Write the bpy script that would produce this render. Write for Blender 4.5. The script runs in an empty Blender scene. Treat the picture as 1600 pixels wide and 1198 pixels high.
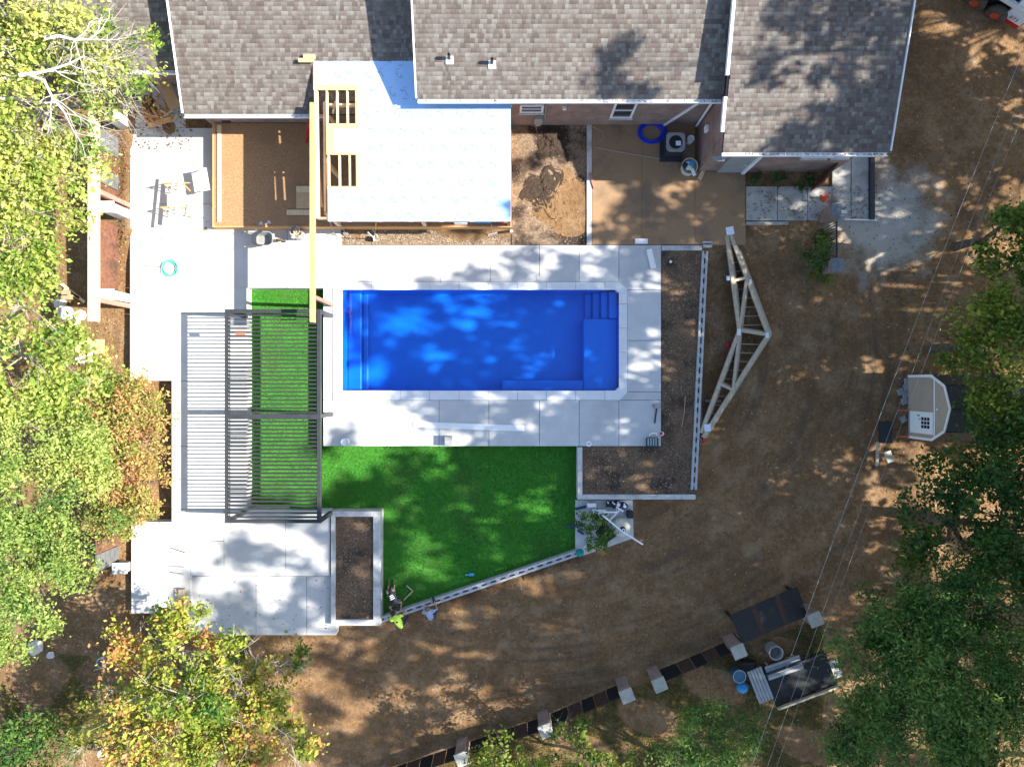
import bpy, bmesh, math, random
import numpy as np
from mathutils import Vector, Matrix
random.seed(7); rng = np.random.default_rng(11)
S = bpy.context.scene; COL = S.collection
# ------------------------------------------------------------------ camera, sky, sun, exposure
H = 29.0; F = 1110.0
cam = bpy.data.cameras.new('camera'); co = bpy.data.objects.new('camera', cam); COL.objects.link(co)
co.location = (0, 0, H); cam.sensor_width = 36; cam.lens = 36*F/1600; cam.clip_end = 2000
S.camera = co
EL, AZ = math.radians(37.5), math.radians(-2)
w = bpy.data.worlds.new('World'); S.world = w; w.use_nodes = True
nt = w.node_tree; sky = nt.nodes.new('ShaderNodeTexSky'); sky.sky_type = 'NISHITA'; sky.sun_disc = False
sky.sun_elevation = EL; sky.sun_rotation = math.radians(90) - AZ; sky.altitude = 200
bg = nt.nodes['Background']; bg.inputs['Strength'].default_value = 0.12
nt.links.new(sky.outputs[0], bg.inputs['Color'])
sun = bpy.data.lights.new('sun', 'SUN'); sun.energy = 5.0; sun.angle = math.radians(0.53); sun.color = (1, .95, .87)
so = bpy.data.objects.new('sun', sun); COL.objects.link(so); so.location = (60, -2, 50)
so.rotation_euler = Vector((math.cos(EL)*math.cos(AZ), math.cos(EL)*math.sin(AZ), math.sin(EL))).to_track_quat('Z', 'Y').to_euler()
S.view_settings.view_transform = 'Standard'; S.view_settings.look = 'None'; S.view_settings.gamma = 1
S.view_settings.exposure = 1.55

# ------------------------------------------------------------------ helpers
def P(px, py, z=0.0):
    k = (H - z)/F
    return Vector(((px-800)*k, (599-py)*k, z))
def mat(name, c1, c2=None, scale=3, rough=.8, bump=0, c3=None, s3=.4, detail=6, spec=.3, attr=None, metal=0, transl=0, stretch=None, t3=(.5,.65)):
    m = bpy.data.materials.new(name); m.use_nodes = True; n = m.node_tree.nodes; l = m.node_tree.links
    b = n['Principled BSDF']; b.inputs['Roughness'].default_value = rough; b.inputs['Metallic'].default_value = metal
    b.inputs['Specular IOR Level'].default_value = spec
    c4 = lambda c: (c[0], c[1], c[2], 1)
    b.inputs['Base Color'].default_value = c4(c1)
    if c2 is None and attr is None: return m
    geo = n.new('ShaderNodeNewGeometry'); pos = geo.outputs['Position']
    if stretch:
        mp = n.new('ShaderNodeMapping'); mp.inputs['Scale'].default_value = stretch; l.new(pos, mp.inputs['Vector']); pos = mp.outputs[0]
    if attr:
        a = n.new('ShaderNodeAttribute'); a.attribute_name = 'lv'
        r = n.new('ShaderNodeValToRGB'); r.color_ramp.elements.remove(r.color_ramp.elements[1])
        for i, (p, c) in enumerate(attr):
            e = r.color_ramp.elements[0] if i == 0 else r.color_ramp.elements.new(p)
            e.position = p; e.color = c4(c)
        l.new(a.outputs['Fac'], r.inputs[0]); col = r.outputs[0]
        if c2 is not None:
            ns = n.new('ShaderNodeTexNoise'); ns.inputs['Scale'].default_value = scale; ns.inputs['Detail'].default_value = detail
            l.new(pos, ns.inputs['Vector'])
            mx = n.new('ShaderNodeMix'); mx.data_type = 'RGBA'; mx.blend_type = 'MULTIPLY'; mx.inputs[0].default_value = 1
            rr = n.new('ShaderNodeValToRGB'); rr.color_ramp.elements[0].position = .3; rr.color_ramp.elements[1].position = .7
            rr.color_ramp.elements[0].color = c4(c2); rr.color_ramp.elements[1].color = (1, 1, 1, 1)
            l.new(ns.outputs['Fac'], rr.inputs[0]); l.new(col, mx.inputs[6]); l.new(rr.outputs[0], mx.inputs[7]); col = mx.outputs[2]
    else:
        ns = n.new('ShaderNodeTexNoise'); ns.inputs['Scale'].default_value = scale; ns.inputs['Detail'].default_value = detail
        ns.inputs['Roughness'].default_value = .65
        l.new(pos, ns.inputs['Vector'])
        r = n.new('ShaderNodeValToRGB'); r.color_ramp.elements[0].position = .35; r.color_ramp.elements[1].position = .65
        r.color_ramp.elements[0].color = c4(c1); r.color_ramp.elements[1].color = c4(c2)
        l.new(ns.outputs['Fac'], r.inputs[0]); col = r.outputs[0]
        if c3 is not None:
            n3 = n.new('ShaderNodeTexNoise'); n3.inputs['Scale'].default_value = s3; n3.inputs['Detail'].default_value = 5
            n3.inputs['Roughness'].default_value = .6
            l.new(pos, n3.inputs['Vector'])
            r3 = n.new('ShaderNodeValToRGB'); r3.color_ramp.elements[0].position = t3[0]; r3.color_ramp.elements[1].position = t3[1]
            l.new(n3.outputs['Fac'], r3.inputs[0])
            mx = n.new('ShaderNodeMix'); mx.data_type = 'RGBA'
            l.new(r3.outputs[0], mx.inputs[0]); l.new(col, mx.inputs[6]); mx.inputs[7].default_value = c4(c3); col = mx.outputs[2]
    l.new(col, b.inputs['Base Color'])
    if bump:
        nb = n.new('ShaderNodeTexNoise'); nb.inputs['Scale'].default_value = scale*2.5; nb.inputs['Detail'].default_value = 6
        l.new(pos, nb.inputs['Vector'])
        bp = n.new('ShaderNodeBump'); bp.inputs['Strength'].default_value = bump; bp.inputs['Distance'].default_value = .03
        l.new(nb.outputs['Fac'], bp.inputs['Height']); l.new(bp.outputs[0], b.inputs['Normal'])
    if transl:
        tr = n.new('ShaderNodeBsdfTranslucent'); l.new(col, tr.inputs['Color'])
        ms = n.new('ShaderNodeMixShader'); ms.inputs[0].default_value = transl
        l.new(b.outputs[0], ms.inputs[1]); l.new(tr.outputs[0], ms.inputs[2]); l.new(ms.outputs[0], n['Material Output'].inputs[0])
    return m
def prop(o, label=None, cat=None, group=None, kind=None):
    if label: o['label'] = label
    if cat: o['category'] = cat
    if group: o['group'] = group
    if kind: o['kind'] = kind
    return o
def ploc(o):
    v = Vector((0, 0, 0))
    while o is not None: v += o.location; o = o.parent
    return v
def empty(name, loc, label, cat, group=None, kind=None):
    o = bpy.data.objects.new(name, None); COL.objects.link(o); o.location = loc; o.empty_display_size = .2
    return prop(o, label, cat, group, kind)
class MB:
    def __init__(s): s.v = []; s.f = []; s.mi = []
    def add(s, vs, fs, mi=0):
        k = len(s.v); s.v += [tuple(v) for v in vs]; s.f += [tuple(k+i for i in f) for f in fs]; s.mi += [mi]*len(fs); return s
    def box(s, c, size, rz=0, M=None, mi=0):
        x, y, z = size[0]/2, size[1]/2, size[2]/2
        vs = [Vector((a*x, b*y, d*z)) for d in (-1, 1) for b in (-1, 1) for a in (-1, 1)]
        R = M if M is not None else Matrix.Rotation(rz, 3, 'Z')
        return s.add([Vector(c) + R @ v for v in vs], [(0,2,3,1),(4,5,7,6),(0,1,5,4),(2,6,7,3),(0,4,6,2),(1,3,7,5)], mi)
    def rect(s, a, b, z0, z1, mi=0):      # axis box between plan corners a, b
        return s.box(((a[0]+b[0])/2, (a[1]+b[1])/2, (z0+z1)/2), (abs(b[0]-a[0]), abs(b[1]-a[1]), abs(z1-z0)), mi=mi)
    def bar(s, p, q, wd, ht, mi=0):       # box member from p to q, wd horizontal, ht vertical
        p, q = Vector(p), Vector(q); d = q-p; L = d.length; x = d.normalized()
        up = Vector((0,0,1)) if abs(x.z) < .95 else Vector((0,1,0))
        y = up.cross(x).normalized(); z = x.cross(y)
        return s.box((p+q)/2, (L, wd, ht), M=Matrix((x, y, z)).transposed(), mi=mi)
    def tube(s, pts, r, n=8, cap=True, mi=0):
        pts = [Vector(p) for p in pts]; rs = r if isinstance(r, (list, tuple)) else [r]*len(pts)
        k = len(s.v); m = len(pts); ref = None
        for i, p in enumerate(pts):
            d = (pts[min(i+1, m-1)] - pts[max(i-1, 0)]).normalized()
            if ref is None: ref = Vector((0,0,1)) if abs(d.z) < .9 else Vector((1,0,0))
            a = d.cross(ref).normalized(); b = a.cross(d).normalized(); ref = b
            for j in range(n):
                t = 2*math.pi*j/n; s.v.append(tuple(p + (a*math.cos(t)+b*math.sin(t))*rs[i]))
        for i in range(m-1):
            for j in range(n): s.f.append((k+i*n+j, k+i*n+(j+1) % n, k+(i+1)*n+(j+1) % n, k+(i+1)*n+j)); s.mi.append(mi)
        if cap:
            s.f.append(tuple(k+j for j in reversed(range(n)))); s.f.append(tuple(k+(m-1)*n+j for j in range(n))); s.mi += [mi, mi]
        return s
    def lathe(s, c, prof, n=20, mi=0, M=None):
        k = len(s.v); c = Vector(c); m = len(prof)
        for r, z in prof:
            for j in range(n):
                t = 2*math.pi*j/n; v = Vector((r*math.cos(t), r*math.sin(t), z)); s.v.append(tuple(c + (M @ v if M is not None else v)))
        for i in range(m-1):
            for j in range(n): s.f.append((k+i*n+j, k+i*n+(j+1) % n, k+(i+1)*n+(j+1) % n, k+(i+1)*n+j)); s.mi.append(mi)
        return s
    def prism(s, poly, z0, z1, mi=0):
        n = len(poly); A = sum(poly[i][0]*poly[(i+1) % n][1]-poly[(i+1) % n][0]*poly[i][1] for i in range(n))
        if A < 0: poly = poly[::-1]
        vs = [(p[0], p[1], z0) for p in poly] + [(p[0], p[1], z1) for p in poly]
        return s.add(vs, [tuple(reversed(range(n))), tuple(range(n, 2*n))] + [(i, (i+1) % n, n+(i+1) % n, n+i) for i in range(n)], mi)
    def build(s, name, m, parent=None, smooth=False, bevel=0, origin=None):
        me = bpy.data.meshes.new(name); a = np.array(s.v, dtype=float)
        if origin is None:
            lo, hi = a.min(0), a.max(0); o0 = Vector(((lo[0]+hi[0])/2, (lo[1]+hi[1])/2, lo[2]))
        else: o0 = Vector(origin)
        me.from_pydata([tuple(v) for v in (a - np.array(o0))], [], s.f)
        for x in (m if isinstance(m, (list, tuple)) else [m]): me.materials.append(x)
        if any(s.mi): me.polygons.foreach_set('material_index', s.mi)
        if smooth: me.polygons.foreach_set('use_smooth', [True]*len(me.polygons))
        me.update()
        ob = bpy.data.objects.new(name, me); COL.objects.link(ob)
        if parent is not None: ob.parent = parent
        ob.location = o0 - ploc(parent)
        if bevel:
            bv = ob.modifiers.new('bevel', 'BEVEL'); bv.width = bevel; bv.segments = 2; bv.limit_method = 'ANGLE'
        return ob
def inst(me, name, loc, rz, parent):
    o = bpy.data.objects.new(name, me); COL.objects.link(o); o.parent = parent
    o.location = Vector(loc) - ploc(parent); o.rotation_euler = (0, 0, rz); return o
def npmesh(name, V, faces4, m, parent=None, lv=None, origin=(0,0,0)):
    """fast quad mesh; V (n,3), faces4 (k,4); lv per-face attribute"""
    me = bpy.data.meshes.new(name); k = len(faces4); vs = faces4.shape[1]
    me.vertices.add(len(V)); me.vertices.foreach_set('co', (V-np.array(origin)).astype(np.float32).ravel())
    me.loops.add(k*vs); me.loops.foreach_set('vertex_index', faces4.astype(np.int32).ravel())
    me.polygons.add(k); me.polygons.foreach_set('loop_start', np.arange(0, k*vs, vs, dtype=np.int32))
    me.update(calc_edges=True)
    if lv is not None:
        at = me.attributes.new('lv', 'FLOAT', 'FACE'); at.data.foreach_set('value', np.asarray(lv, dtype=np.float32))
    me.materials.append(m); ob = bpy.data.objects.new(name, me); COL.objects.link(ob)
    if parent is not None: ob.parent = parent
    ob.location = Vector(origin) - ploc(parent); return ob
def textmesh(body, size, name, m, parent, loc, M):
    cu = bpy.data.curves.new(name, 'FONT'); cu.body = body; cu.size = size; cu.align_x = 'CENTER'; cu.align_y = 'CENTER'; cu.extrude = .002
    to = bpy.data.objects.new(name, cu); COL.objects.link(to); dg = bpy.context.evaluated_depsgraph_get()
    me = bpy.data.meshes.new_from_object(to.evaluated_get(dg)); bpy.data.objects.remove(to)
    me.transform(M.to_4x4()); me.materials.clear(); me.materials.append(m)
    o = bpy.data.objects.new(name, me); COL.objects.link(o); o.parent = parent; o.location = Vector(loc)-ploc(parent); return o

# ------------------------------------------------------------------ materials
M = {}
M['conc'] = mat('new concrete', (.52,.515,.495), (.585,.58,.56), 1.3, .85, .05, c3=(.46,.45,.43), s3=.35, t3=(.55,.75))
def objvar(m, amt):
    n = m.node_tree.nodes; l = m.node_tree.links; bs = n['Principled BSDF']; src = bs.inputs['Base Color'].links[0].from_socket
    oi = n.new('ShaderNodeObjectInfo'); mr = n.new('ShaderNodeMapRange'); mr.inputs[3].default_value = 1-amt; mr.inputs[4].default_value = 1
    l.new(oi.outputs['Random'], mr.inputs[0]); mx = n.new('ShaderNodeMix'); mx.data_type = 'RGBA'; mx.blend_type = 'MULTIPLY'; mx.inputs[0].default_value = 1
    l.new(src, mx.inputs[6]); l.new(mr.outputs[0], mx.inputs[7]); l.new(mx.outputs[2], bs.inputs['Base Color'])
objvar(M['conc'], .12)
M['conc2'] = mat('weathered concrete', (.33,.32,.28), (.47,.45,.40), 2.2, .9, .15, c3=(.20,.17,.13), s3=.9, t3=(.52,.7))
M['coping'] = mat('white coping', (.66,.66,.65), (.72,.72,.70), 3, .7, .04)
M['joint'] = mat('joint shadow filler', (.12,.12,.12), (.16,.16,.15), 8, .9)
M['cmu'] = mat('grey block', (.36,.36,.35), (.46,.46,.45), 14, .95, .3)
M['wallcap'] = mat('cast concrete wall', (.46,.45,.42), (.56,.55,.52), 4, .9, .12, c3=(.36,.34,.3), s3=1.5)
M['soil'] = mat('planter soil', (.09,.052,.03), (.25,.16,.095), 16, 1, 1.0, c3=(.06,.042,.03), s3=.9)
M['gravel'] = mat('gravel bed', (.17,.10,.055), (.44,.33,.21), 26, 1, 1.0)
M['slab'] = mat('tan aggregate slab', (.27,.165,.085), (.34,.215,.12), 30, .95, .3, c3=(.2,.14,.09), s3=.6)
M['osbfloor'] = mat('speckled floor sheathing', (.23,.12,.055), (.44,.26,.13), 22, .9, .2, c3=(.3,.17,.09), s3=1)
M['osb'] = mat('strand board', (.48,.31,.15), (.60,.42,.23), 28, .85, .15)
M['wood'] = mat('fresh lumber', (.58,.42,.24), (.70,.54,.34), 6, .8, .1, stretch=(3,.6,3))
M['woodg'] = mat('weathered lumber', (.36,.29,.20), (.52,.43,.31), 7, .85, .15, stretch=(3,.7,3))
M['glulam'] = mat('yellow laminated beam', (.56,.29,.11), (.66,.37,.16), 5, .7, .05, stretch=(4,.5,4))
M['redpost'] = mat('red brown post', (.36,.15,.11), (.46,.2,.15), 6, .7, .1)
M['white'] = mat('white paint', (.78,.78,.77), (.82,.82,.81), 4, .5)
M['pvc'] = mat('white pvc', (.8,.8,.79), rough=.35)
M['galv'] = mat('bright metal plate', (.55,.6,.66), (.66,.7,.75), 9, .4, metal=.5)
M['brick'] = None
M['stone'] = mat('pale stone cap', (.34,.33,.27), (.44,.42,.35), 6, .9, .2)
M['stonedark'] = mat('slate cap', (.12,.13,.14), (.2,.21,.22), 5, .8, .1)
M['black'] = mat('black metal', (.018,.019,.021), (.03,.03,.032), 8, .5)
M['charcoal'] = mat('charcoal aluminium', (.032,.033,.036), (.042,.043,.047), 3, .45)
M['rust'] = mat('rusted steel', (.11,.048,.028), (.19,.085,.05), 7, .9, .1, c3=(.07,.04,.03), s3=2)
M['rustdark'] = mat('dark rusted steel', (.045,.024,.017), (.075,.04,.027), 7, .9, .1)
M['fenceblack'] = mat('matt black fence', (.008,.009,.01), (.014,.015,.016), 8, .6)
M['slatgrey'] = mat('dark grey slats', (.10,.105,.105), (.14,.145,.145), 4, .6)
M['drum'] = mat('faded blue drum', (.03,.10,.17), (.05,.14,.22), 6, .6)
M['greymetal'] = mat('grey corrugated metal', (.26,.27,.27), (.34,.35,.35), 4, .5)
M['rubber'] = mat('tyre rubber', (.07,.06,.05), (.13,.11,.085), 10, .95, .2)
M['orange'] = mat('orange rim paint', (.62,.10,.04), (.7,.14,.06), 6, .5)
M['redp'] = mat('red plastic', (.55,.02,.03), rough=.4)
M['blueh'] = mat('blue hose', (.01,.035,.5), (.015,.06,.62), 6, .4)
M['greenh'] = mat('pale green hose', (.10,.42,.32), (.14,.5,.4), 6, .5)
M['teal'] = mat('teal plastic', (.0,.22,.19), rough=.3)
M['blueplastic'] = mat('blue plastic', (.03,.22,.5), (.06,.35,.6), 9, .5)
M['tub'] = mat('grey plastic tub', (.24,.24,.22), (.31,.30,.28), 5, .6)
M['dark'] = mat('dark plastic', (.03,.032,.035), rough=.6)
M['glass'] = mat('window glass', (.03,.035,.04), rough=.05, spec=.8)
M['tan'] = mat('tan shell', (.55,.52,.42), (.6,.57,.47), 3, .5)
M['siding'] = mat('tan siding', (.40,.32,.24), (.44,.355,.27), 3, .8)
M['card'] = mat('cardboard', (.36,.23,.13), (.42,.28,.17), 5, .9)
M['yellow'] = mat('hi vis cloth', (.62,.86,.08), (.7,.92,.12), 9, .9)
M['shirtk'] = mat('black cloth', (.025,.025,.035), (.045,.045,.06), 12, .95)
M['shirtb'] = mat('blue grey cloth', (.24,.29,.42), (.33,.38,.5), 10, .95)
M['jeans'] = mat('navy denim', (.03,.045,.09), (.05,.07,.13), 14, .95)
M['khaki'] = mat('khaki cloth', (.26,.2,.13), (.33,.26,.17), 12, .95)
M['skin'] = mat('skin', (.45,.23,.15), (.5,.27,.18), 8, .6)
M['hair'] = mat('dark hair', (.03,.02,.015), (.06,.04,.03), 30, .8)
M['hairb'] = mat('brown hair', (.12,.07,.045), (.17,.1,.07), 30, .8)
M['boot'] = mat('boot leather', (.09,.055,.03), rough=.8)
M['paver'] = mat('grey paver', (.22,.22,.22), (.3,.3,.3), 12, .9, .2)
M['rock'] = mat('pale rock', (.42,.40,.36), (.58,.56,.52), 4, .95, .4)
M['tealdark'] = mat('dark teal paint', (.02,.075,.085), (.03,.1,.11), 8, .5)
M['yellowp'] = mat('yellow plastic', (.7,.5,.04), rough=.5)
def brickmat():
    m = bpy.data.materials.new('brick wall'); m.use_nodes = True; n = m.node_tree.nodes; l = m.node_tree.links; b = n['Principled BSDF']
    geo = n.new('ShaderNodeNewGeometry'); sp = n.new('ShaderNodeSeparateXYZ'); l.new(geo.outputs['Position'], sp.inputs[0])
    ad = n.new('ShaderNodeMath'); l.new(sp.outputs[0], ad.inputs[0]); l.new(sp.outputs[1], ad.inputs[1])
    cb = n.new('ShaderNodeCombineXYZ'); l.new(ad.outputs[0], cb.inputs[0]); l.new(sp.outputs[2], cb.inputs[1])
    br = n.new('ShaderNodeTexBrick'); l.new(cb.outputs[0], br.inputs['Vector']); br.inputs['Scale'].default_value = 1
    br.inputs['Brick Width'].default_value = .22; br.inputs['Row Height'].default_value = .075; br.inputs['Mortar Size'].default_value = .009
    br.inputs['Color1'].default_value = (.30,.17,.13,1); br.inputs['Color2'].default_value = (.22,.135,.11,1); br.inputs['Mortar'].default_value = (.36,.32,.28,1)
    ns = n.new('ShaderNodeTexNoise'); ns.inputs['Scale'].default_value = 2; mx = n.new('ShaderNodeMix'); mx.data_type = 'RGBA'; mx.blend_type = 'OVERLAY'
    l.new(geo.outputs['Position'], ns.inputs['Vector']); mx.inputs[0].default_value = .5; l.new(br.outputs['Color'], mx.inputs[6]); l.new(ns.outputs['Fac'], mx.inputs[7])
    l.new(mx.outputs[2], b.inputs['Base Color']); b.inputs['Roughness'].default_value = .9
    bp = n.new('ShaderNodeBump'); bp.inputs['Distance'].default_value = .01; bp.invert = True; l.new(br.outputs['Fac'], bp.inputs['Height']); l.new(bp.outputs[0], b.inputs['Normal'])
    return m
M['brick'] = brickmat()
M['shingle'] = mat('asphalt shingle', (1,1,1), (.8,.8,.8), 9, .95, .3, attr=[(0,(.115,.092,.08)), (.25,(.14,.112,.098)), (.5,(.165,.143,.125)), (.75,(.195,.178,.158)), (1,(.225,.21,.188))])
M['shingledark'] = mat('dark shingle', (1,1,1), (.7,.7,.7), 9, .95, .3, attr=[(0,(.03,.03,.033)), (1,(.07,.07,.072))])
M['turf'] = mat('turf backing', (.03,.17,.015), (.05,.24,.025), 9, .95, .5, c3=(.045,.15,.022), s3=.6)
M['blade'] = mat('turf blades', (1,1,1), None, attr=[(0,(.03,.15,.01)), (.5,(.10,.28,.025)), (.9,(.19,.38,.06)), (1,(.32,.40,.13))], rough=.7, transl=.2)
def leafmat(name, ramp, tr=.35): return mat(name, (1,1,1), None, attr=ramp, rough=.6, transl=tr, spec=.35)
L_maple = leafmat('maple leaves', [(0,(.08,.18,.02)), (.35,(.25,.34,.05)), (.7,(.44,.48,.11)), (1,(.58,.54,.18))], .4)
L_autumn = leafmat('autumn maple leaves', [(0,(.05,.13,.015)), (.4,(.18,.25,.025)), (.75,(.40,.40,.06)), (.93,(.52,.40,.08)), (1,(.50,.22,.08))])
L_locust = leafmat('feathery leaves', [(0,(.07,.16,.03)), (.45,(.22,.31,.06)), (1,(.44,.49,.13))])
L_red = leafmat('reddish shrub leaves', [(0,(.13,.18,.04)), (.4,(.34,.33,.07)), (.7,(.50,.33,.12)), (1,(.46,.17,.11))])
L_dark = leafmat('dark green leaves', [(0,(.025,.075,.014)), (.5,(.055,.135,.022)), (1,(.16,.24,.035))])
L_mid = leafmat('mid green leaves', [(0,(.04,.095,.01)), (.5,(.11,.18,.018)), (1,(.30,.32,.035))])
L_cyp = leafmat('cypress sprays', [(0,(.025,.085,.014)), (.5,(.08,.18,.03)), (1,(.24,.33,.06))])
M['bark'] = mat('pale bark', (.24,.2,.16), (.36,.32,.27), 8, .95, .4)
M['barkd'] = mat('dark bark', (.08,.06,.045), (.15,.12,.09), 8, .95, .4)
def watermat():
    m = bpy.data.materials.new('pool water'); m.use_nodes = True; n = m.node_tree.nodes; l = m.node_tree.links
    n.remove(n['Principled BSDF']); t = n.new('ShaderNodeBsdfTransparent'); t.inputs[0].default_value = (.62,.92,.99,1)
    g = n.new('ShaderNodeBsdfGlossy'); g.inputs['Roughness'].default_value = .03
    ns = n.new('ShaderNodeTexNoise'); ns.inputs['Scale'].default_value = 1.6; ns.inputs['Detail'].default_value = 3
    geo = n.new('ShaderNodeNewGeometry'); l.new(geo.outputs['Position'], ns.inputs['Vector'])
    bp = n.new('ShaderNodeBump'); bp.inputs['Strength'].default_value = .12; bp.inputs['Distance'].default_value = .05; l.new(ns.outputs['Fac'], bp.inputs['Height'])
    l.new(bp.outputs[0], g.inputs['Normal'])
    ms = n.new('ShaderNodeMixShader'); ms.inputs[0].default_value = .035; l.new(t.outputs[0], ms.inputs[1]); l.new(g.outputs[0], ms.inputs[2])
    l.new(ms.outputs[0], n['Material Output'].inputs[0]); return m
M['water'] = watermat()
M['gelcoat'] = mat('blue gelcoat', (.0015,.125,.60), (.002,.145,.65), 2, .35, spec=.5)
M['membrane'] = mat('pale blue roofing membrane', (.31,.50,.77), (.34,.53,.79), 1.2, .5, .03, spec=.8)
M['print'] = mat('faint grey print', (.20,.22,.27), rough=.7)
M['printred'] = mat('faint red print', (.27,.23,.28), rough=.7)
# ------------------------------------------------------------------ ground
GL = -0.62          # lawn / dirt level
def sm(a, b, t):
    t = min(1, max(0, (t-a)/(b-a))); return t*t*(3-2*t)
def ghz(x, y):
    z = -0.66
    z += .36*sm(-15.2, -15.9, x)                    # west strip a little higher
    z += .60*sm(4.6, 6.2, y)*sm(-16.5, -15.2, x)    # courtyard and drive north
    z += .25*sm(15.5, 17, x)
    return z
def nz(x, y): return .03*math.sin(x*1.3+y*.7)+.03*math.sin(x*.5-y*1.1+2)+.02*math.sin(x*2.9+1)*math.sin(y*2.3)
def dirtmat():
    m = bpy.data.materials.new('graded dirt'); m.use_nodes = True; n = m.node_tree.nodes; l = m.node_tree.links; b = n['Principled BSDF']
    b.inputs['Roughness'].default_value = 1; b.inputs['Specular IOR Level'].default_value = .1
    geo = n.new('ShaderNodeNewGeometry'); pos = geo.outputs['Position']
    def noise(sc, det, rough=.6, vec=None):
        x = n.new('ShaderNodeTexNoise'); x.inputs['Scale'].default_value = sc; x.inputs['Detail'].default_value = det; x.inputs['Roughness'].default_value = rough
        l.new(vec or pos, x.inputs['Vector']); return x.outputs['Fac']
    def ramp(f, p0, p1, c0=(0,0,0,1), c1=(1,1,1,1)):
        r = n.new('ShaderNodeValToRGB'); r.color_ramp.elements[0].position = p0; r.color_ramp.elements[1].position = p1
        r.color_ramp.elements[0].color = c0; r.color_ramp.elements[1].color = c1; l.new(f, r.inputs[0]); return r.outputs[0]
    def mix(f, a, b_, bt='MIX'):
        x = n.new('ShaderNodeMix'); x.data_type = 'RGBA'; x.blend_type = bt
        if isinstance(f, float): x.inputs[0].default_value = f
        else: l.new(f, x.inputs[0])
        for k, c in ((6, a), (7, b_)):
            if isinstance(c, tuple): x.inputs[k].default_value = c
            else: l.new(c, x.inputs[k])
        return x.outputs[2]
    base = ramp(noise(7, 8, .7), .35, .68, (.165,.088,.038,1), (.35,.21,.10,1))
    base = mix(ramp(noise(.45, 8, .7), .38, .72), base, (.14,.076,.034,1))
    base = mix(ramp(noise(1.1, 8, .75), .48, .85), base, (.40,.275,.165,1))
    # tyre tracks curving round the yard: rings about the pool
    mp = n.new('ShaderNodeVectorMath'); mp.operation = 'LENGTH'
    sb = n.new('ShaderNodeVectorMath'); sb.operation = 'MULTIPLY_ADD'; sb.inputs[1].default_value = (.8,1,0); sb.inputs[2].default_value = (0,-1.5,0)
    l.new(pos, sb.inputs[0]); l.new(sb.outputs[0], mp.inputs[0])
    cbv = n.new('ShaderNodeCombineXYZ'); l.new(mp.outputs['Value'], cbv.inputs[0])
    tr = ramp(noise(2.2, 5, .6, cbv.outputs[0]), .46, .6)
    fk = n.new('ShaderNodeMath'); fk.operation = 'MULTIPLY'; l.new(tr, fk.inputs[0]); l.new(ramp(noise(.35, 4), .45, .62), fk.inputs[1])
    fk2 = n.new('ShaderNodeMath'); fk2.operation = 'MULTIPLY'; l.new(fk.outputs[0], fk2.inputs[0]); fk2.inputs[1].default_value = .7
    base = mix(fk2.outputs[0], base, (.10,.07,.048,1))
    # pale washed-out drive dust in the north-east
    d = n.new('ShaderNodeVectorMath'); d.operation = 'DISTANCE'; d.inputs[1].default_value = (15.2,6.6,0); l.new(pos, d.inputs[0])
    ad = n.new('ShaderNodeMath'); ad.operation = 'MULTIPLY_ADD'; ad.inputs[1].default_value = 5.0; l.new(noise(.8, 6, .7), ad.inputs[0]); l.new(d.outputs['Value'], ad.inputs[2])
    rp = n.new('ShaderNodeMapRange'); rp.inputs[1].default_value = 5.2; rp.inputs[2].default_value = 3.6; l.new(ad.outputs[0], rp.inputs[0])
    base = mix(rp.outputs[0], base, (.43,.40,.34,1))
    # grass and leaf-litter beyond the south fence line and far west
    base = mix(ramp(noise(45, 3, .7), .62, .70), base, (.38,.30,.21,1))
    base = mix(ramp(noise(38, 3, .7), .64, .72), base, (.05,.036,.026,1))
    l.new(base, b.inputs['Base Color'])
    bp = n.new('ShaderNodeBump'); bp.inputs['Strength'].default_value = 1; bp.inputs['Distance'].default_value = .06; l.new(noise(9, 9, .75), bp.inputs['Height']); l.new(bp.outputs[0], b.inputs['Normal'])
    return m
M['dirt'] = dirtmat()
xs = np.concatenate([[-300,-120,-60,-40], np.arange(-30, 30.01, .25), [40,60,120,300]]); ys = np.concatenate([[-300,-120,-60,-35], np.arange(-24, 24.01, .25), [35,60,120,300]])
gx, gy = np.meshgrid(xs, ys); nx, ny = len(xs), len(ys)
gz = np.array([[ghz(a, b)+nz(a, b) for a in xs] for b in ys])
LAWN = [P(a, b, -.62) for a, b in ((388,452),(506,452),(506,690),(904,690),(904,861),(597,965),(597,798),(388,798))]
def inpoly(x, y, poly):
    r = np.zeros(np.shape(x), bool); n = len(poly)
    for i in range(n):
        a, b = poly[i], poly[(i+1) % n]
        c = ((a[1] > y) != (b[1] > y)) & (x < (b[0]-a[0])*(y-a[1])/((b[1]-a[1]) or 1e-9)+a[0]); r ^= c
    return r
gz = np.where(inpoly(gx, gy, [Vector((p.x*1.03+.1, p.y*1.03, 0)) for p in LAWN]) & (gy > -9.2), np.minimum(gz, -1.0), gz)
V = np.stack([gx.ravel(), gy.ravel(), gz.ravel()], 1)
ii, jj = np.meshgrid(np.arange(nx-1), np.arange(ny-1)); q = (jj*nx+ii).ravel()
Fc = np.stack([q, q+1, q+nx+1, q+nx], 1)
cx = V[Fc].mean(1)
Lf = P(270,0,0).x
hole = (cx[:,0] > -11.0) & (cx[:,0] < 5.5) & (cx[:,1] > -2.4) & (cx[:,1] < 5.2)
g = npmesh('ground', V, Fc[~hole], M['dirt']); prop(g, kind='structure')
for p in g.data.polygons: p.use_smooth = True
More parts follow.
